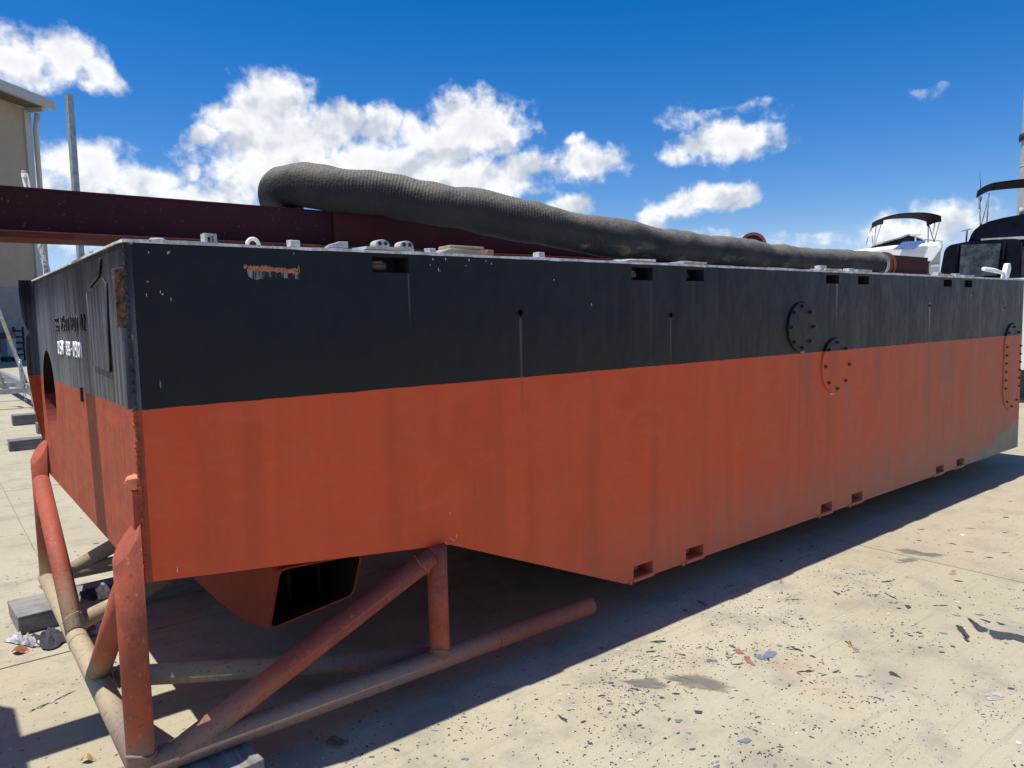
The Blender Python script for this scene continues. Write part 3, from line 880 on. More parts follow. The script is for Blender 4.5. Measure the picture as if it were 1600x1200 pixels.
for xc in (.925, 1.035):
    mb = MB(); n = 14
    for side_ in (0, 1):
        pass
    prof = [(-.031, 0), (.031, 0)] + [(.031 * math.cos(a) * 1.0, .014 + .020 * math.sin(a)) for a in [math.pi * k / 10 for k in range(11)]]
    mb.prism([(xc + u, .012, Zd + .008 + w) for u, w in prof][::-1], (0, .05, 0))
    lug = deck_fit('lifting_lug', mb, GREYP, .003)
    for dx_ in (-.013, .013):
        q = MB().tube([(xc + dx_, .0125, Zd + .026), (xc + dx_, .0085, Zd + .026)], .0075, 12)
        q.build('lug_hole', DARK, lug)
# white hinge lever at the far end
mb = MB(); mb.prism([(7.70, .04, Zd), (7.80, .04, Zd), (7.86, .04, Zd + .10), (7.83, .04, Zd + .155), (7.78, .04, Zd + .15), (7.74, .04, Zd + .08)], (0, .04, 0))
lev = deck_fit('hinge_lever', mb, WHITE)
MB().tube([(7.76, .06, Zd + .052), (7.45, .05, Zd + .075), (7.18, .05, Zd + .085)], [.012, .022, .018], 10).build('lever_arm', WHITE, lev)

# ================================================================== PIPE FRAME
frame = thing('pipe_frame', 'red tubular steel support frame under the raised end of the barge', 'frame')
R = .0435
def pipe(name, a, b, r=R, cut=None, n=28):
    return MB().tube([a, b], r, n, True, cut).build(name, PIPE, frame)
pipe('post', (-.052, -.004, .10), (-.052, -.004, .905), cut=(1.35, .35))
pipe('post', (-.046, 2.36, .10), (-.046, 2.36, .895), cut=(1.3, .6))
pipe('cross_pipe', (-.052, -.004, .15), (-.052, 2.40, .15))
pipe('long_pipe', (-.05, -.006, .151), (2.02, -.008, .149))
pipe('long_pipe', (-.05, 2.40, .151), (2.02, 2.40, .149))
pipe('short_post', (1.12, -.006, .16), (1.12, -.004, .648))
pipe('short_post', (1.12, 2.40, .16), (1.12, 2.40, .648))
pipe('diagonal_brace', (.015, -.006, .135), (1.09, -.004, .605))
pipe('diagonal_brace', (.015, 2.40, .135), (1.09, 2.40, .605))
pipe('end_brace', (-.050, 2.31, .735), (-.052, 1.33, .165), .0435)
pipe('end_brace', (-.050, .06, .735), (-.052, .78, .165), .0435)
pipe('floor_brace', (-.03, .78, .148), (1.11, .03, .148), .042)
pipe('floor_brace', (-.03, 1.50, .148), (1.11, 2.36, .148), .042)
for c, q in (((1.42, -.007), None),):
    w = MB(); n = 20
    w.tube([(c[0], -.007, .150), (c[0] + .006, -.007, .150)], .046, 24); w.build('weld_ring', PIPE, frame)
w = MB(); w.tube([(-.052, 1.22, .15), (-.052, 1.226, .15)], .046, 24); w.build('weld_ring', PIPE, frame)
# weld beads where the pipes meet
def weld_loop(c, axis, r, bead=.0048):
    c, ax = Vector(c), Vector(axis).normalized(); u = ax.orthogonal().normalized(); v = ax.cross(u); n = 46
    P = [c + (u * math.cos(2 * math.pi * k / n) + v * math.sin(2 * math.pi * k / n)) * r + ax * (.010 * math.cos(4 * math.pi * k / n) + random.uniform(-.0012, .0012)) for k in range(n)]
    MB().tube(P + [P[0]], [bead * random.uniform(.7, 1.35) for _ in range(n + 1)], 7).build('weld_ring', PIPE, frame)
weld_loop((1.12, -.006, .197), (0, 0, 1), .0445)
weld_loop((-.052, -.004, .198), (0, 0, 1), .0445)
weld_loop((1.035, -.004, .581), (1.0, 0, .44), .0445)
weld_loop((-.051, 1.40, .205), (0, .98, .57), .0437, .003)
weld_loop((-.051, .735, .200), (0, -.72, .57), .0437, .003)
weld_loop((.02, .748, .148), (1.14, -.75, 0), .043)

# ================================================================== I-BEAM ON DECK
beam = thing('steel_beam', 'long maroon steel beam lying along the barge deck beneath the hose', 'beam', (0, 0, 0))
BX0, BX1 = -2.6, 7.95
MB().box(BX0, BX1, .78, 1.00, 1.945, 1.972).build('bottom_flange', FLANGE, beam, bevel=.004)
MB().box(BX0, 1.117, .872, .892, 1.9725, 2.140).build('web', BEAM, beam)
MB().box(1.118, BX1, .850, .980, 1.9725, 2.140).build('web', steel_maroon('beam_box_maroon', (.046, .0095, .013), (.062, .0125, .016), .7), beam)
MB().box(BX0, 1.117, .868, 1.00, 2.1405, 2.150).build('top_flange', BEAM, beam)
MB().box(1.118, BX1, .846, 1.00, 2.1405, 2.150).build('top_flange', BEAM, beam)
for bx, lab in ((.25, 'steel packer under the beam, nearest the raised end of the barge'), (3.6, 'steel packer under the beam, halfway along the barge deck'), (7.2, 'steel packer under the far end of the maroon beam')):
    o = MB().jbox(bx, bx + .12, .80, .98, ZT + .002, 1.9445, .001).build('steel_packer', FLANGE); tag(o, lab, 'packer', 'packers under the beam')
o = MB()  # unseen plate, its outline shaped to cast the notched shadow on the yard
o.prism([(-1.75, .72, 2.152), (-1.02, .72, 2.152), (-1.02, 1.30, 2.152), (-1.10, 1.42, 2.152), (-1.10, 1.72, 2.152), (-1.75, 1.72, 2.152)], (0, 0, .02))
tag(o.build('shadow_plate', BEAM), 'unseen maroon plate on the overhanging beam end, added to cast a yard shadow', 'plate')

# ================================================================== HOSE
hose = thing('rubber_hose', 'thick ribbed black rubber hose draped over the beam and along the deck', 'hose')
path = [(1.50, 2.10, 2.00), (1.28, 1.72, 2.06), (1.085, 1.38, 2.19), (.965, 1.15, 2.26), (.945, .97, 2.272), (1.084, .80, 2.252), (1.30, .66, 2.217), (1.567, .50, 2.155), (1.825, .42, 2.122),
        (2.111, .35, 2.074), (2.422, .33, 2.048), (2.789, .33, 2.027), (3.194, .35, 2.006), (3.805, .38, 2.000), (4.586, .42, 1.985), (5.40, .44, 1.990), (5.98, .45, 1.994)]
pp = resample(catmull(path, 24), .0034)
rr = []
for k, p in enumerate(pp):
    s = k * .0034
    rr.append(.1035 + .0014 * math.sin(2 * math.pi * s / .0155) * (.7 + .6 * mnoise.noise((s * 3, 9, 0))) + .0080 * mnoise.noise((s * 3.6, 0, 0)) + .0032 * mnoise.noise((s * 9, 4, 0)))
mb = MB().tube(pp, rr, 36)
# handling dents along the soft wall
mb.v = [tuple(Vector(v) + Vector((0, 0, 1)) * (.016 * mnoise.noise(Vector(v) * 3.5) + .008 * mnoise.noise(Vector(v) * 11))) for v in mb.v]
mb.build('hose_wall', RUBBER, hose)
e = pp[-1]; dv = (pp[-1] - pp[-6]).normalized()
MB().tube([e - dv * .06, e - dv * .045], .108, 32).build('hose_clamp', STAIN, hose)
MB().tube([e - dv * .03, e - dv * .018], .108, 32).build('hose_clamp', STAIN, hose)
MB().tube([e - dv * .02, e + dv * .08], .098, 32).build('pipe_stub', RUSTP, hose)
MB().tube([e + dv * .081, e + dv * .105], .112, 32).build('end_flange', RUSTP, hose)
# second hose with an open flanged end beyond the beam
h2 = thing('flanged_hose', 'second black hose behind the first with an open rusty flanged end', 'hose')
A = [(5.70, 1.50, 2.235), (5.85, 1.58, 2.225), (6.10, 1.70, 2.17), (6.45, 1.85, 2.05), (6.9, 1.95, 1.99), (7.6, 2.0, 1.985)]
p2 = resample(catmull(A, 14), .02)
MB().tube(p2, .108, 28).build('hose_wall', RUBBER, h2)
ax = (p2[1] - p2[0]).normalized(); a0 = p2[0]
mb = MB(); n = 32
perp = ax.cross(Vector((0, 0, 1))).normalized(); per2 = ax.cross(perp)
ring = lambda k, r, d: tuple(a0 + ax * d + (perp * math.cos(2 * math.pi * k / n) + per2 * math.sin(2 * math.pi * k / n)) * r)
for k in range(n):
    mb.quad(ring(k, .098, -.03), ring(k + 1, .098, -.03), ring(k + 1, .125, -.03), ring(k, .125, -.03))
    mb.quad(ring(k, .125, -.03), ring(k + 1, .125, -.03), ring(k + 1, .125, .0), ring(k, .125, .0), smooth=True)
    mb.quad(ring(k, .098, -.03), ring(k + 1, .098, -.03), ring(k + 1, .098, -.004), ring(k, .098, -.004), smooth=True)
mb.build('end_flange', RUSTP, h2)
mb = MB(); mb.quad(*[ring(k, .097, -.008) for k in range(n)]); mb.build('hose_mouth', DARK, h2)

# planks on the deck edge
pk = MB()
pk.prism([(1.19, .012, Zd), (1.44, .010, Zd), (1.44, .010, Zd + .016), (1.25, .012, Zd + .022)], (0, .10, 0)); 
o = pk.build('timber_plank', PLANK, bevel=.003); tag(o, 'short weathered plank with a sloped end, lower one beside the lifting lugs', 'plank', 'planks on the deck edge')
o = MB().jbox(1.255, 1.435, .03, .12, Zd + .0235, Zd + .036, .002).build('timber_plank', PLANK, bevel=.003)
tag(o, 'short weathered plank lying on top of another on the deck edge', 'plank', 'planks on the deck edge')
o = MB().jbox(1.437, 1.472, .01, .06, Zd + .0, Zd + .024, .002).build('brick_piece', flat('brick_bit', (.34, .14, .09), .9), bevel=.003)
tag(o, 'small reddish chunk beside the end of the deck planks', 'brick')

# ================================================================== TIMBERS
def timber(name, x0, x1, y0, y1, z0, z1, m, label, group=None, rz=0):
    cx, cy = (x0 + x1) / 2, (y0 + y1) / 2
    mb = MB().jbox(x0 - cx, x1 - cx, y0 - cy, y1 - cy, z0, z1, .004)
    o = mb.build(name, m, bevel=.006); o.location = (cx, cy, 0); o.rotation_euler = (0, 0, rz)
    return tag(o, label, 'timber', group)
timber('timber_block', -.245, .75, 1.97, 2.30, .0, .100, TIM, 'thick grey timber under the far left corner of the pipe frame', 'timbers under the barge', .06)
timber('timber_block', -.14, .29, -.17, .15, .0, .100, TIMY, 'grey sawn timber block under the near corner of the pipe frame', 'timbers under the barge', .08)
timber('timber_block', 2.9, 3.15, .55, 2.2, .0, .189, TIMD, 'dark timber bearer under the flat bottom of the barge, nearest the sloping part', 'timbers under the barge')
timber('timber_block', 5.2, 5.45, .55, 2.2, .0, .189, TIMD, 'dark timber bearer under the middle of the barge bottom', 'timbers under the barge')
timber('timber_block', 7.3, 7.55, .60, 2.2, .0, .189, TIMD, 'dark timber bearer under the far end of the barge', 'timbers under the barge')
timber('yard_timber', .54, 2.0, 12.0, 12.25, 0, .17, TIMD, 'grey timber lying in the yard, farthest of three by the barge end', 'timbers lying in the yard')
timber('yard_timber', .74, 2.0, 10.55, 10.8, 0, .16, TIMD, 'grey timber lying in the yard, middle of three and shortest in view', 'timbers lying in the yard')
timber('yard_timber', .26, 1.8, 8.95, 9.2, 0, .14, TIMD, 'grey timber lying in the yard, nearest of three by the barge end', 'timbers lying in the yard')

# rags and leaves
def cloth(name, cx, cy, z0, sx, sy, amp, m, label, cat, seed, rz=0):
    mb = MB(); n = 14; V = {}
    for i in range(n + 1):
        for j in range(n + 1):
            u, v = i / n * 2 - 1, j / n * 2 - 1
            q = Vector((u * 2.1 + seed, v * 2.1, seed))
            edge_ = 1 - .28 * mnoise.noise(Vector((math.atan2(v, u) * 1.3, seed, 2)))
            x = u * sx * edge_ + .12 * sx * mnoise.noise(q * 1.3); y = v * sy * edge_ + .12 * sy * mnoise.noise(q * 1.3 + Vector((5, 5, 5)))
            h = z0 + amp * (abs(mnoise.noise(q * 1.6)) * 1.3 + .35 * abs(mnoise.noise(q * 4))) * max(.15, 1 - max(abs(u), abs(v)) ** 3)
            V[i, j] = len(mb.v); mb.v.append((x, y, h))
    for i in range(n):
        for j in range(n):
            if (i in (0, n - 1)) and (j in (0, n - 1)): continue
            mb.f.append((V[i, j], V[i + 1, j], V[i + 1, j + 1], V[i, j + 1])); mb.s.append(True)
    o = mb.build(name, m); o.location = (cx, cy, 0); o.rotation_euler = (0, 0, rz)
    return tag(o, label, cat)
cloth('rag', -.225, 1.82, .004, .028, .12, .055, RAGW, 'crumpled white plastic rag beside the timber block', 'rag', 1.7, .5)
cloth('rag', -.115, 1.76, .006, .07, .12, .06, RAGD, 'crumpled dark rag between the timber block and the frame', 'rag', 6.1, .2)
cloth('rag', .10, 1.80, .004, .10, .15, .09, RAGW, 'white plastic scrap inside the pipe frame', 'rag', 9.4, -.2)
cloth('rag', .16, 2.02, .10, .09, .10, .07, RAGD, 'black plastic scrap heaped on the timber inside the pipe frame', 'rag', 3.3, .2)
def leaf(cx, cy, lx, ly, m, label, rz):
    mb = MB(); n = 8
    for k in range(n):
        t0, t1 = k / n, (k + 1) / n
        w = lambda t: ly * math.sin(math.pi * min(1, t * .96 + .03)) ** .7
        h = lambda t: .006 + .012 * math.sin(t * 5)
        for s in (-1, 1):
            mb.quad((lx * (t0 - .5), 0, h(t0)), (lx * (t1 - .5), 0, h(t1)), (lx * (t1 - .5), s * w(t1), h(t1) + .008), (lx * (t0 - .5), s * w(t0), h(t0) + .008), smooth=True)
    mb.tube([(lx * .5, 0, h(1)), (lx * .72, .004, .003)], .0012, 5)
    o = mb.build('dead_leaf', m); o.location = (cx, cy, 0); o.rotation_euler = (0, 0, rz)
    tag(o, label, 'leaf', 'dead leaves on the concrete')
leaf(-.249, 1.70, .075, .040, LEAF, 'curled red brown dead leaf beside the crumpled rags', -.4)
leaf(-.150, .425, .050, .018, LEAF2, 'pale tan dead leaf by the foot of the near frame post', -.3)
leaf(.605, -.075, .085, .020, LEAF, 'brown dead leaf in the shade below the long frame pipe', -.5)

# ================================================================== PAINT ON THE GROUND
FC = [flat('fleck_dark', (.045, .048, .060), .8, 0, .3, 60), flat('fleck_blue', (.13, .19, .25), .8, 0, .3, 60), flat('fleck_white', (.60, .58, .53), .8, 0, .15, 60), flat('fleck_rust', (.28, .13, .08), .8, 0, .3, 60), flat('fleck_grey', (.17, .165, .17), .8, 0, .3, 60)]
rf = random.Random(11)
me_v, me_f, me_m = [], [], []
def fleck(x, y, r, asp, ang, mi, z):
    n = 7 if r > .006 else 5
    i = len(me_v); ca, sa = math.cos(ang), math.sin(ang)
    for k in range(n):
        a = 2 * math.pi * k / n; q = r * rf.uniform(.55, 1.15)
        u, v = q * math.cos(a) * asp, q * math.sin(a)
        me_v.append((x + u * ca - v * sa, y + u * sa + v * ca, z))
    me_f.append(tuple(range(i, i + n))); me_m.append(mi)
def place(n, fx, fy, rmed, rs_):
    for _ in range(n):
        x, y = fx(), fy()
        if rf.random() > .15 + 2.2 * max(0, mnoise.noise((x * 2.3, y * 3.1, 4)) + .12): continue
        r = min(.013, .56 * rmed * math.exp(rf.gauss(0, rs_)))
        mi = rf.choices(range(5), (66, 5, 9, 3, 17))[0]
        asp = 1 + abs(rf.gauss(0, .9)); fleck(x, y, r, asp, rf.gauss(-.5, .7), mi, .0015 + rf.random() * .0008)
place(2600, lambda: rf.uniform(.2, 4.3), lambda: rf.uniform(-2.0, .1), .0042, .55)
place(900, lambda: rf.gauss(1.7, .55), lambda: rf.gauss(-.65, .25), .0050, .5)
place(450, lambda: rf.gauss(2.9, .5), lambda: rf.gauss(-.75, .3), .0055, .55)
place(900, lambda: rf.uniform(4.4, 10), lambda: rf.uniform(-3, .3), .006, .6)
place(1200, lambda: rf.uniform(-.75, .3), lambda: rf.uniform(.1, 3.2), .0038, .5)
place(700, lambda: rf.uniform(-1.0, 1.0), lambda: rf.uniform(3, 14), .010, .6)
place(5200, lambda: rf.uniform(.3, 4.6), lambda: rf.uniform(-2.0, .05), .0030, .45)
place(1500, lambda: rf.gauss(2.2, .7), lambda: rf.gauss(-.5, .25), .0042, .5)
for _ in range(70):                                     # clusters of spatter
    cx, cy = rf.uniform(.6, 4.2), rf.uniform(-1.9, -.1); mi = rf.choices(range(5), (70, 12, 4, 4, 10))[0]; sp = rf.uniform(.02, .09)
    for _ in range(rf.randint(6, 16)):
        fleck(cx + rf.gauss(0, sp), cy + rf.gauss(0, sp * .5), rf.uniform(.0014, .0048), 1 + abs(rf.gauss(0, 1.2)), rf.gauss(-.5, .5), mi, .0022)
me = D.meshes.new('paint_fleck'); me.from_pydata(me_v, [], me_f)
for m_ in FC: me.materials.append(m_)
me.polygons.foreach_set('material_index', me_m)
o = D.objects.new('paint_fleck', me); COL.objects.link(o); o.parent = yard; o['kind'] = 'stuff'

def smear(pts, m, z=.0028, j=.07, sub=8):
    """flat patch of dried paint with a ragged rim; 'fade' runs 1 in the middle to 0 at the rim"""
    cx = sum(p[0] for p in pts) / len(pts); cy = sum(p[1] for p in pts) / len(pts)
    rim = []
    for a, b in zip(pts, pts[1:] + pts[:1]):
        ln = math.hypot(b[0] - a[0], b[1] - a[1])
        for k in range(sub):
            t = k / sub; rim.append((a[0] + (b[0] - a[0]) * t + rf.uniform(-j, j) * ln, a[1] + (b[1] - a[1]) * t + rf.uniform(-j, j) * ln))
    n = len(rim); v = [(cx, cy, z)] + [(cx + (x - cx) * .55, cy + (y - cy) * .55, z) for x, y in rim] + [(x, y, z) for x, y in rim]
    f = [(0, 1 + k, 1 + (k + 1) % n) for k in range(n)] + [(1 + k, 1 + n + k, 1 + n + (k + 1) % n, 1 + (k + 1) % n) for k in range(n)]
    me = D.meshes.new('paint_smear'); me.from_pydata(v, [], f)
    at = me.attributes.new('fade', 'FLOAT', 'POINT'); at.data.foreach_set('value', [1.0] * (1 + n) + [0.0] * n)
    me.materials.append(m); o = D.objects.new('paint_smear', me); COL.objects.link(o); o.parent = yard
    return o
def smear_mat(name, c, th, k=.45, grain=(14, 30, 1), rot=-.95, soft=.16, amax=1.0):
    m, nb, b = mat(name)
    p = nb.pos(); r_ = nb.n.new('ShaderNodeVectorRotate'); r_.rotation_type = 'Z_AXIS'; nb.put(r_.inputs['Vector'], p); r_.inputs['Angle'].default_value = -rot
    n_ = nb.noise(nb.scale(r_.outputs[0], grain), 1.0, 7, .75, .4)
    at = nb.n.new('ShaderNodeAttribute'); at.attribute_name = 'fade'
    nb.put(b.inputs['Base Color'], nb.mix(n_, c, tuple(q * .7 for q in c))); b.inputs['Roughness'].default_value = .9
    nb.put(b.inputs['Alpha'], nb.ramp(nb.math('ADD', n_, nb.math('MULTIPLY', at.outputs['Fac'], k)), th, th + soft, 0, amax))
    return m
BLK = smear_mat('smear_black', (.045, .048, .057), .62, .5)
REDS = smear_mat('smear_red', (.33, .13, .11), .74); BLUS = smear_mat('smear_blue', (.15, .20, .24), .74)
GRYS = smear_mat('smear_grey', (.20, .185, .16), .58, .42, (8, 34, 1), -.95, .40, .72); WHTS = smear_mat('smear_white', (.48, .45, .42), .80); OCHS = smear_mat('smear_ochre', (.40, .28, .13), .84)
for P, m_ in [([(3.487, -1.15), (3.494, -1.178), (3.389, -1.252), (3.327, -1.268), (3.388, -1.211), (3.423, -1.18)], BLK),
              ([(3.646, -1.134), (3.63, -1.166), (3.564, -1.231), (3.532, -1.296), (3.49, -1.30), (3.455, -1.269), (3.528, -1.208)], BLK),
              ([(3.545, -1.27), (3.549, -1.319), (3.577, -1.356), (3.60, -1.46), (3.499, -1.50), (3.495, -1.404), (3.439, -1.367), (3.422, -1.321)], BLK),
              ([(3.36, -1.227), (3.323, -1.281), (3.3, -1.272)], BLK), ([(3.649, -1.196), (3.649, -1.263), (3.625, -1.259)], BLK),
              ([(3.669, -1.268), (3.664, -1.328), (3.642, -1.3)], BLK), ([(3.74, -1.065), (3.742, -1.087), (3.699, -1.096)], BLK),
              ([(1.75, -.423), (1.838, -.468), (1.93, -.51), (1.90, -.64), (1.844, -.627), (1.768, -.516)], GRYS),
              ([(1.90, -.50), (1.981, -.528), (2.089, -.605), (2.107, -.733), (2.113, -.816), (2.036, -.837), (2.004, -.78), (1.938, -.679)], GRYS),
              ([(2.406, -.564), (2.451, -.593), (2.40, -.67), (2.37, -.626)], REDS), ([(2.39, -.64), (2.41, -.665), (2.316, -.77), (2.329, -.697)], REDS),
              ([(2.437, -.702), (2.535, -.696), (2.555, -.733), (2.468, -.765), (2.415, -.744)], BLUS), ([(2.409, -.678), (2.465, -.691), (2.438, -.757), (2.39, -.733)], BLUS),
              ([(2.791, -1.491), (2.871, -1.502), (2.915, -1.546), (2.884, -1.585), (2.793, -1.576), (2.757, -1.531)], WHTS),
              ([(4.458, -.37), (4.569, -.433), (4.556, -.574), (4.623, -.709), (4.515, -.703), (4.46, -.597), (4.412, -.477)], GRYS),
              ([(4.266, -.491), (4.39, -.552), (4.39, -.63), (4.228, -.581)], GRYS), ([(2.773, -.063), (2.78, -.121), (2.756, -.201), (2.723, -.181)], BLUS),
              ([(1.817, -.801), (1.841, -.835), (1.816, -.847), (1.797, -.823)], BLK), ([(1.702, -.793), (1.736, -.822), (1.696, -.83), (1.683, -.815)], BLUS),
              ([(3.552, -.868), (3.569, -.888), (3.538, -.92), (3.501, -.911)], BLK), ([(2.736, -1.159), (2.747, -1.179), (2.707, -1.23), (2.706, -1.197), (2.698, -1.178)], BLK),
              ([(1.747, -1.037), (1.822, -1.055), (1.813, -1.082), (1.774, -1.087)], BLUS), ([(4.276, -.802), (4.373, -.826), (4.255, -.877), (4.196, -.855)], OCHS),
              ([(3.65, -.708), (3.654, -.714), (3.597, -.824), (3.592, -.82)], BLK),
              ([(2.9, -.85), (2.93, -.87), (2.80, -1.02), (2.78, -1.0)], OCHS),
              ([(-.33, .96), (-.31, .99), (-.07, 1.09), (-.07, 1.075)], WHTS)]:
    smear(P, m_, .0027 + rf.random() * .0006)
for _ in range(110):
    m_ = rf.choices((BLK, BLUS, GRYS, WHTS, OCHS), (50, 10, 22, 6, 4))[0]
    x, y, an = rf.uniform(.7, 5.5), rf.uniform(-2.1, -.2), rf.gauss(-1.0, .45); ln, w = rf.uniform(.012, .055), rf.uniform(.003, .010)
    ca, sa = math.cos(an), math.sin(an)
    smear([(x + u * ca - v_ * sa, y + u * sa + v_ * ca) for u, v_ in ((-ln, 0), (-ln * .3, -w), (ln * .6, -w * .8), (ln, 0), (ln * .4, w), (-ln * .5, w * .7))], m_, .0026 + rf.random() * .0008, .12, 3)

# ================================================================== BUILDING
bx, by = 4.65, 44.0
bd = thing('warehouse', 'tan metal clad warehouse with a grey base and white roof edge', 'building', (bx, by, 0), math.radians(45.2))
# local +x runs to the right along the wall; wall faces local -y
BH = 13.0
MB().box(-34, 0, .0, 18, 3.7, BH).build('wall', BEIGE, bd)['label'] = 'tan upper wall'
MB().box(-34, .0, -.04, 18, .45, 3.698).build('wall_base', WGREY, bd)['label'] = 'grey lower wall'
MB().box(-34, .10, -.30, 18, .0, .45).build('plinth', TRIM, bd)
MB().box(-.42, .02, -.09, .05, .46, BH - .1).build('corner_trim', TRIM, bd)
MB().tube([(.24, -.12, .3), (.24, -.12, BH - .9), (.10, -.40, BH - .2)], .13, 12).build('downpipe', DOWN, bd)
MB().box(-34, .35, -1.0, 18, BH + .25, BH + .42).build('roof', ROOF, bd)
MB().box(-34, .42, -1.22, -1.0, BH + .02, BH + .48).build('gutter', TRIM, bd)
MB().box(-34, .0, -1.0, -.02, BH + .02, BH + .24).build('soffit', SOFF, bd)
for k in range(8):
    MB().box(-.3 - k * 3.4, -.12 - k * 3.4, -1.0, -.04, BH - .22, BH + .015).build('eave_bracket', TRIM, bd)
o = thing('wall_ladder', 'small dark rack standing against the grey warehouse base', 'rack', (bx - 1.55, by - 2.0, 0), math.radians(45.2))
for k in range(5): MB().tube([(-.3, -.2, .3 + k * .3), (.3, -.2, .3 + k * .3)], .05, 8).build('rung', DARK, o)
for s in (-.3, .3): MB().tube([(s, -.2, 0), (s, -.2, 1.7)], .05, 8).build('rail', DARK, o)
o = thing('red_machine', 'small red and grey machine standing by the grey warehouse base', 'machine', (2.75, 41.4, 0), .8)
MB().box(-.35, .35, -.2, .2, 1.15, 1.42).build('body', flat('machine_red', (.24, .07, .05), .6), o, bevel=.04)
MB().box(-.3, .3, -.18, .18, .2, 1.149).build('base', GALVD, o, bevel=.03)
for s_ in (-.22, .22): MB().tube([(s_, -.2, .14), (s_, .2, .14)], .14, 14).build('wheel', DARK, o)

# ================================================================== LEFT YARD: channel post, trailer, poles
pst = thing('channel_post', 'tall upright galvanised channel post standing beyond the barge end', 'post', (1.06, 7.95, 0), .15)
MB().box(-.008, .0, -.05, .05, .02, 4.42).build('web', GALVD, pst)
MB().box(-.0, .055, -.05, -.042, .02, 4.42).build('flange', GALVD, pst)
MB().box(-.0, .055, .042, .05, .02, 4.35).build('flange', GALVD, pst)
MB().box(-.15, .15, -.15, .15, 0, .02).build('base_plate', GALVD, pst)

tr = thing('boat_trailer', 'empty galvanised boat trailer with upright guide poles and chain', 'trailer', (0, 0, 0))
def gbox(name, a, b, w, h, m=GALV):
    a, b = Vector(a), Vector(b); d = (b - a).normalized(); s_ = d.cross(Vector((0, 0, 1))).normalized(); u_ = s_.cross(d)
    ring_ = lambda p: [p - s_ * w - u_ * h, p + s_ * w - u_ * h, p + s_ * w + u_ * h, p - s_ * w + u_ * h]
    return MB().hexa(ring_(a), ring_(b)) or None
def gpart(name, a, b, w, h, m=GALV):
    q = MB(); a, b = Vector(a), Vector(b); d = (b - a).normalized(); s_ = d.cross(Vector((0, 0, 1))).normalized(); u_ = s_.cross(d)
    ring_ = lambda p: [p - s_ * w - u_ * h, p + s_ * w - u_ * h, p + s_ * w + u_ * h, p - s_ * w + u_ * h]
    q.hexa(ring_(a), ring_(b)); return q.build(name, m, tr)
gpart('side_rail', (1.10, 14.6, .38), (.98, 23.0, .42), .05, .10)
gpart('side_rail', (-.9, 14.9, .38), (-.75, 23.0, .42), .05, .10)
for k, y in enumerate((15.2, 17.2, 19.4, 21.6, 22.6)):
    gpart('cross_member', (-.95, y, .34), (1.05, y, .36), .06, .05, GALV)
gpart('end_bracket', (1.05, 14.4, .30), (1.75, 14.4, .30), .12, .16, GALVD)
gpart('end_bracket', (1.05, 14.2, .12), (1.6, 14.2, .12), .05, .10, GALVD)
for y in (16.4, 18.2, 20.4):
    gpart('skid_plank', (-1.6, y, .14), (.55, y + .1, .14), .14, .05, TIM if y < 18 else GALVD)
def gtube(name, pts, r, m=GALV, par=None):
    return MB().tube(pts, r, 10).build(name, m, par or tr)
gtube('guide_pole', [(1.10, 15.6, .42), (.58, 15.4, 2.5), (.12, 15.2, 4.35)], .036)
gtube('guide_pole', [(.72, 15.8, .40), (.50, 15.8, 1.3), (.10, 15.6, 2.7)], .036)
gtube('winch_post', [(.98, 15.0, .42), (.95, 15.0, 1.0)], .035)
for k in range(16):
    z = 1.0 - k * .055
    ln = MB(); c0 = Vector((.93 + .004 * k, 14.9, z)); n = 10
    vert = k % 2
    ln.tube([tuple(c0 + Vector(((.02 * math.cos(a)) if vert else 0, 0 if vert else .02 * math.cos(a), .036 * math.sin(a)))) for a in [2 * math.pi * t / n for t in range(n + 1)]], .008, 6, False)
    ln.build('chain_link', GALV, tr)
wr = thing('guide_post', 'leaning post wrapped in mottled grey padding beside the tan wall', 'post', (1.95, 15.75, 0))
MOT, nb_, b_ = mat('mottled_wrap')
nv = nb_.noise(nb_.scale(nb_.pos(), (9, 9, 3.5)), 1.0, 5, .7, 1.2)
nb_.put(b_.inputs['Base Color'], nb_.mix(nb_.ramp(nv, .47, .53), (.11, .11, .11), (.46, .46, .44))); b_.inputs['Roughness'].default_value = .8
MB().tube([(.10, .0, 0), (-.22, 0, 2.0), (-.60, -.05, 4.78)], .062, 14).build('padding', MOT, wr)
MB().tube([(-.60, -.05, 4.78), (-.605, -.05, 4.83)], .045, 12).build('cap', GREYP, wr)
gp = thing('thin_post', 'short thin grey post seen between the building corner and the channel post', 'post', (2.42, 15.0, 0))
MB().tube([(.05, 0, 0), (-.06, 0, 3.15)], .04, 10).build('shaft', GALVD, gp)
MB().tube([(-.06, 0, 3.15), (-.061, 0, 3.18)], .05, 10).build('cap', GALVD, gp)

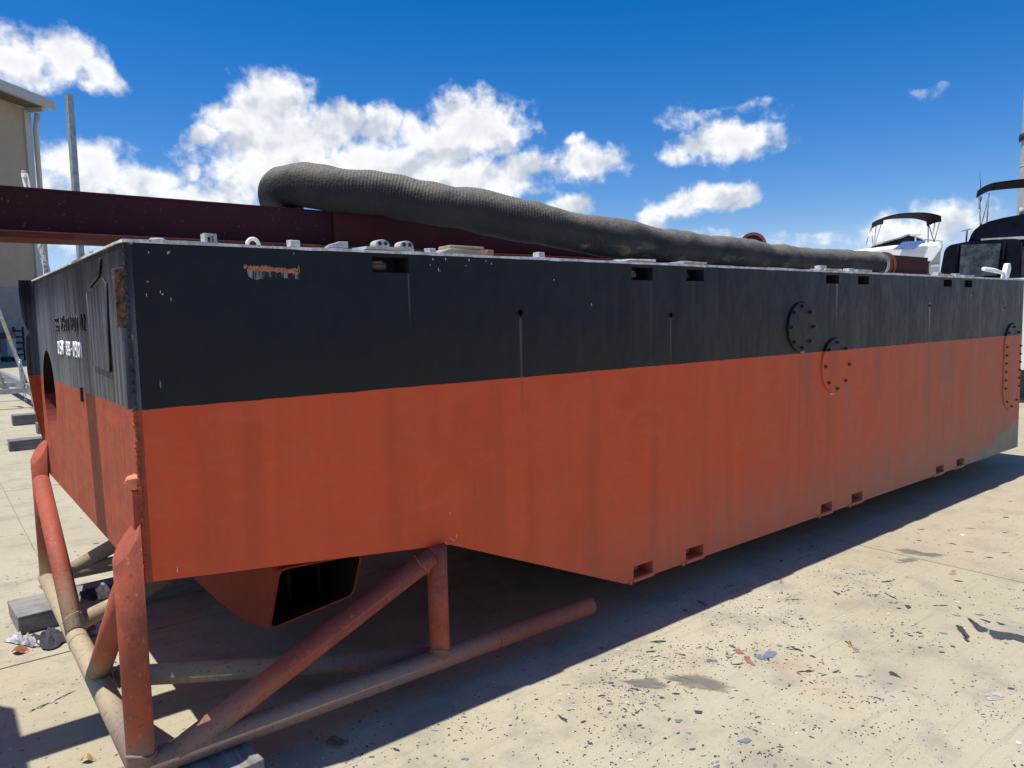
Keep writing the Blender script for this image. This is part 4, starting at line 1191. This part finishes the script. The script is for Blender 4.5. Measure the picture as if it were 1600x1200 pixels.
# ================================================================== BOATS
b1 = thing('cabin_cruiser', 'white flybridge boat with a grey bimini and a blue solar panel', 'boat', (20.40, 6.62, 0), math.radians(-66.4))
p1 = lambda px, py, v=0.0: ((px - 1410) * .01535, v, 1.6 + (482 - py) * .01737)
def loft(name, secs, m, par, smooth=True):
    mb = MB(); n = len(secs[0]); base = len(mb.v)
    for s_ in secs: mb.v += [tuple(p) for p in s_]
    for i in range(len(secs) - 1):
        for k in range(n):
            j = (k + 1) % n
            mb.f.append((i * n + k, i * n + j, (i + 1) * n + j, (i + 1) * n + k)); mb.s.append(smooth)
    mb.f.append(tuple(range(n))); mb.s.append(False); mb.f.append(tuple((len(secs) - 1) * n + k for k in range(n))); mb.s.append(False)
    return mb.build(name, m, par)
def hull_secs(bw, z0, z1, ln, y0):
    out = []
    for t in (0, .15, .35, .6, .8, .93, 1.0):
        w = bw * (1 - .95 * max(0, t - .35) ** 2 / .4225); zb = z0 + .5 * t * t; y = y0 + ln * t; zt = z1 + .35 * t
        out.append([(-w, y, zt), (-w * .92, y, (zb + zt) / 2), (-w * .55, y, zb + .12), (0, y, zb), (w * .55, y, zb + .12), (w * .92, y, (zb + zt) / 2), (w, y, zt), (w * .5, y, zt + .06), (-w * .5, y, zt + .06)])
    return out
loft('hull', hull_secs(1.25, .55, 2.35, 8.0, -1.2), WHITE, b1)
# flybridge moulding: long white slab whose near corner sweeps down
sec = []
for v, dz, sc in ((-.9, -.10, .93), (-.6, 0, 1.0), (1.0, .02, 1.0), (2.6, .02, .9)):
    sec.append([(-1.15 * sc, v, 3.00 + dz), (.45, v, 2.86 + dz), (.80 * sc, v, 2.98 + dz), (.95 * sc, v, 3.22 + dz), (.86 * sc, v, 3.33 + dz), (-.2, v, 3.31 + dz), (-1.12 * sc, v, 3.24 + dz)])
loft('flybridge', sec, WHITE, b1, False)
MB().hexa([(-1.0, -.5, 2.4), (.78, -.5, 2.4), (.78, 2.4, 2.4), (-1.0, 2.4, 2.4)], [(-.9, -.4, 2.98), (.70, -.4, 2.90), (.70, 2.2, 2.95), (-.9, 2.2, 3.0)]).__class__
q = MB(); q.hexa([(-1.0, -.5, 2.36), (.78, -.5, 2.36), (.78, 2.4, 2.36), (-1.0, 2.4, 2.36)], [(-.9, -.4, 2.99), (.66, -.4, 2.89), (.66, 2.2, 2.93), (-.9, 2.2, 2.99)]); q.build('cabin', WHITE, b1)
MB().box(.40, .70, -.52, -.46, 2.55, 2.86).build('cabin_window', VINYL, b1)
q = MB(); q.prism([p1(1380, 383, -.2), p1(1446, 383, -.2), p1(1446, 379, -.2), p1(1421, 369.5, -.2), p1(1410, 373, -.2)][::1], (0, 1.2, 0)); q.build('windscreen', DARK, b1)
q = MB(); q.prism([p1(1362, 384, -.3), p1(1366, 381, -.3), p1(1410, 372, -.3), p1(1421, 368, -.3), p1(1447, 378, -.3), p1(1447, 376, -.3), p1(1421, 366, -.3), p1(1408, 370.5, -.3), p1(1366, 379, -.3)], (0, 1.4, 0)); q.build('dodger_frame', GREYP, b1)
q = MB(); a_ = [p1(1398, 391.5, -1.0), p1(1430, 392.5, -1.0), p1(1447, 380.5, -.92), p1(1413, 380.5, -.92)]
q.hexa(a_, [(p[0], p[1] - .03, p[2]) for p in a_]); q.build('solar_panel', SOLAR, b1)
q = MB(); q.tube([p1(1432, 382, -.35), p1(1432, 369, -.35)], .022, 8); q.build('radar_post', WHITE, b1)
q = MB(); q.box(p1(1424, 0)[0], p1(1440, 0)[0], -.42, -.28, p1(0, 369.5)[2], p1(0, 366)[2]); q.build('radar_bar', WHITE, b1, bevel=.015)
def canopy(name, u0, u1, zc, drop, v0, v1, m, par, ang=.30, flap=.15):
    mb = MB(); nv = 6; cu, cv = (u0 + u1) / 2, (v0 + v1) / 2; hu = (u1 - u0) / 2
    prof = [(-1.02, -drop - flap)] + [(-1 + 2 * k / 18, -drop * abs(-1 + 2 * k / 18) ** 2.6) for k in range(19)] + [(1.02, -drop - flap)]
    ca, sa = math.cos(ang), math.sin(ang); idx = {}
    for lay in (0, 1):
        for i, (a, dz) in enumerate(prof):
            for j in range(nv + 1):
                b = j / nv * 2 - 1
                u = a * (hu - .02 * lay); v = (v1 - v0) / 2 * b
                idx[lay, i, j] = len(mb.v)
                mb.v.append((cu + u * ca - v * sa, cv + u * sa + v * ca, zc + dz - .022 * b * b - (.03 * lay if 0 < i < len(prof) - 1 else 0)))
        for i in range(len(prof) - 1):
            for j in range(nv):
                mb.f.append((idx[lay, i, j], idx[lay, i + 1, j], idx[lay, i + 1, j + 1], idx[lay, i, j + 1])); mb.s.append(1 <= i < len(prof) - 2)
    for i in range(len(prof) - 1):
        for j in (0, nv):
            mb.f.append((idx[0, i, j], idx[0, i + 1, j], idx[1, i + 1, j], idx[1, i, j])); mb.s.append(False)
    for j in range(nv):
        for i in (0, len(prof) - 1):
            mb.f.append((idx[0, i, j], idx[0, i, j + 1], idx[1, i, j + 1], idx[1, i, j])); mb.s.append(False)
    return mb.build(name, m, par)
canopy('bimini_canopy', p1(1370, 0)[0], p1(1462, 0)[0], p1(0, 334)[2], .12, -.5, .5, CANVAS2, b1)
for a, b, v in [((1352, 384), (1361, 349), .3), ((1366, 383), (1361, 349), .3), ((1366, 383), (1370, 349), .0), ((1366, 383), (1379, 348), -.4),
                ((1452, 381), (1452, 346), .6), ((1461, 379), (1452, 346), .6), ((1459, 366), (1462, 347), .2), ((1461, 379), (1469, 346), -.2)]:
    q = MB(); q.tube([p1(*a, .1), p1(*b, v)], .013, 6); q.build('bimini_pole', STAIN, b1)
q = MB(); q.tube([p1(1447, 374, .2), p1(1476, 374.5, 1.0), p1(1474, 377, 1.3), p1(1462, 382, .3)], .013, 6); q.build('hand_rail', STAIN, b1)
# curved boarding stair moulding at the quarter
q = MB(); q.prism([p1(1453, 437, -.7), p1(1468, 437, -.7), p1(1470, 398, -.7), p1(1473, 384, -.7), p1(1466, 388, -.7), p1(1457, 400, -.7), p1(1453, 415, -.7)], (0, 1.4, 0)); q.build('quarter_moulding', flat('cream_gelcoat', (.52, .50, .45), .45, 0, .1), b1, bevel=.02)
q = MB(); q.tube([p1(1455, 411, -.74), p1(1458, 402, -.76), p1(1463, 396, -.76), p1(1469, 394, -.74)], .035, 8); q.build('hand_rail', WHITE, b1)
q = MB(); q.tube([p1(1455, 417.5, -.74), p1(1469, 416.5, -.74)], .035, 8); q.build('hand_rail', WHITE, b1)
for sx in (-.9, .9):
    q = MB(); q.box(sx - .12, sx + .12, .2, .6, 0, 1.0); q.build('hull_stand', TIMD, b1)

b2 = thing('covered_boat', 'boat under navy canvas covers with clear windows and a black bimini', 'boat', (14.45, 2.27, 0), math.radians(-72.5))
p2_ = lambda px, py, v=0.0: ((px - 1560) * .00945, v, 1.6 + (480 - py) * .01129)
loft('hull', hull_secs(1.15, .5, 2.02, 7.0, -.9), WHITE, b2)
# canvas enclosure: rounded box
def rbox(name, pts_front, v0, v1, m, par, inset=.06):
    c = Vector((sum(p[0] for p in pts_front) / len(pts_front), 0, sum(p[2] for p in pts_front) / len(pts_front)))
    rings = []
    for v, s_ in ((v0, .965), (v0 + .05, 1.0), (v1 - .1, 1.0), (v1, .95)):
        rings.append([(c.x + (p[0] - c.x) * s_, v, c.z + (p[2] - c.z) * s_) for p in pts_front])
    return loft(name, rings, m, par, False)
enc = [(1464, 437), (1466, 425), (1471.5, 392), (1475, 386), (1482, 382), (1505, 379), (1545, 378), (1580, 379), (1588, 382), (1590, 390), (1589, 437)]
rbox('canvas_enclosure', [p2_(*p) for p in enc], -.80, 1.6, CANVAS, b2)
q = MB(); q.prism([p2_(1496.5, 431, -.835), p2_(1554.5, 432, -.835), p2_(1559, 385, -.835), p2_(1499, 383.5, -.835)], (0, .03, 0)); q.build('clear_window', VINYL, b2)
for pa, pb in (((1491, 434), (1494, 381)), ((1561, 434), (1565, 381)), ((1588, 436), (1589, 386))):
    q = MB(); q.tube([p2_(*pa, -.82), p2_(*pb, -.82)], .016, 6); q.build('canvas_seam', NAVY, b2)
q = MB(); q.prism([p2_(1590, 437, -.6), p2_(1640, 437, -.6), p2_(1640, 386, -.6), p2_(1590, 388, -.6)], (0, 1.6, 0)); q.build('side_curtain', flat('grey_curtain', (.105, .095, .115), .5, 0, .3, 9), b2)
q = MB(); q.tube([p2_(1590, 387, -.66), p2_(1640, 384, -.66)], .04, 8); q.build('curtain_roll', CANVAS, b2)
q = MB(); q.prism([p2_(1528, 378, -.7), p2_(1650, 382, -.7), p2_(1650, 377.5, -.7), p2_(1580, 375.8, -.7), p2_(1528, 375.6, -.7)], (0, 2.0, 0)); q.build('roof_edge', flat('cream_edge', (.50, .49, .43), .5), b2)
top = [(1508, 377), (1512, 367), (1517, 360), (1526, 353.5), (1540, 348.5), (1560, 345), (1590, 342), (1650, 341), (1650, 376), (1528, 376)]
rbox('cover_canvas', [p2_(*p) for p in top], -.55, 1.4, NAVY, b2)
canopy('bimini_canopy', p2_(1527, 0)[0], p2_(1690, 0)[0], p2_(0, 288.5)[2], .035, -.45, .45, CANVAS, b2, .3, .12)
for a, b, v in [((1524, 354), (1519, 303), .3), ((1524, 354), (1522, 303), .1), ((1524, 354), (1538, 305), -.3), ((1534, 349), (1537, 305), -.3), ((1521, 322), (1525, 304), .1)]:
    q = MB(); q.tube([p2_(*a, .1), p2_(*b, v)], .009, 6); q.build('bimini_pole', STAIN, b2)
q = MB(); q.tube([p2_(1522, 292, .3), p2_(1519.5, 262, .3)], [.008, .003], 6); q.build('whip_aerial', DARK, b2)
q = MB(); q.tube([p2_(1505, 380, -.6), p2_(1506, 360, -.6)], .014, 6); q.tube([p2_(1497, 361.5, -.6), p2_(1512, 359, -.6)], .007, 6); q.build('tee_aerial', DARK, b2)
q = MB(); q.box(-.9, .9, .2, .5, 0, .75); q.build('hull_stand', TIMD, b2)

pole = thing('light_pole', 'tall grey tapered pole with a bracket at the right edge', 'pole', (35.15, 8.1, 0))
MB().tube([(0, 0, .03), (0, 0, 5.0), (0, 0, 9.0), (0, 0, 16.0)], [.50, .42, .34, .22], 24).build('shaft', POLEM, pole)
MB().tube([(0, 0, 8.35), (0, 0, 8.6)], .44, 16).build('collar', DARK, pole)
MB().tube([(0, 0, 7.28), (0, 0, 7.34)], .385, 20).build('collar', POLEM, pole)
MB().tube([(0, 0, 0), (0, 0, .03)], .8, 20).build('base_plate', GALVD, pole)
sn = thing('sensor_mast', 'small grey sensor mast with two boxes beside the tall pole', 'mast', (15.62, 2.26, 0))
MB().tube([(0.02, 0.1, 0.0), (0.02, 0.1, 3.42)], .012, 6).build('shaft', GREYP, sn)
MB().tube([(.02, .1, 3.32), (.02, .1, 3.45)], .040, 10).build('sensor_head', GREYP, sn)
MB().tube([(.02, .1, 3.22), (.02, .1, 3.27)], .04, 10).build('sensor_head', GREYP, sn)
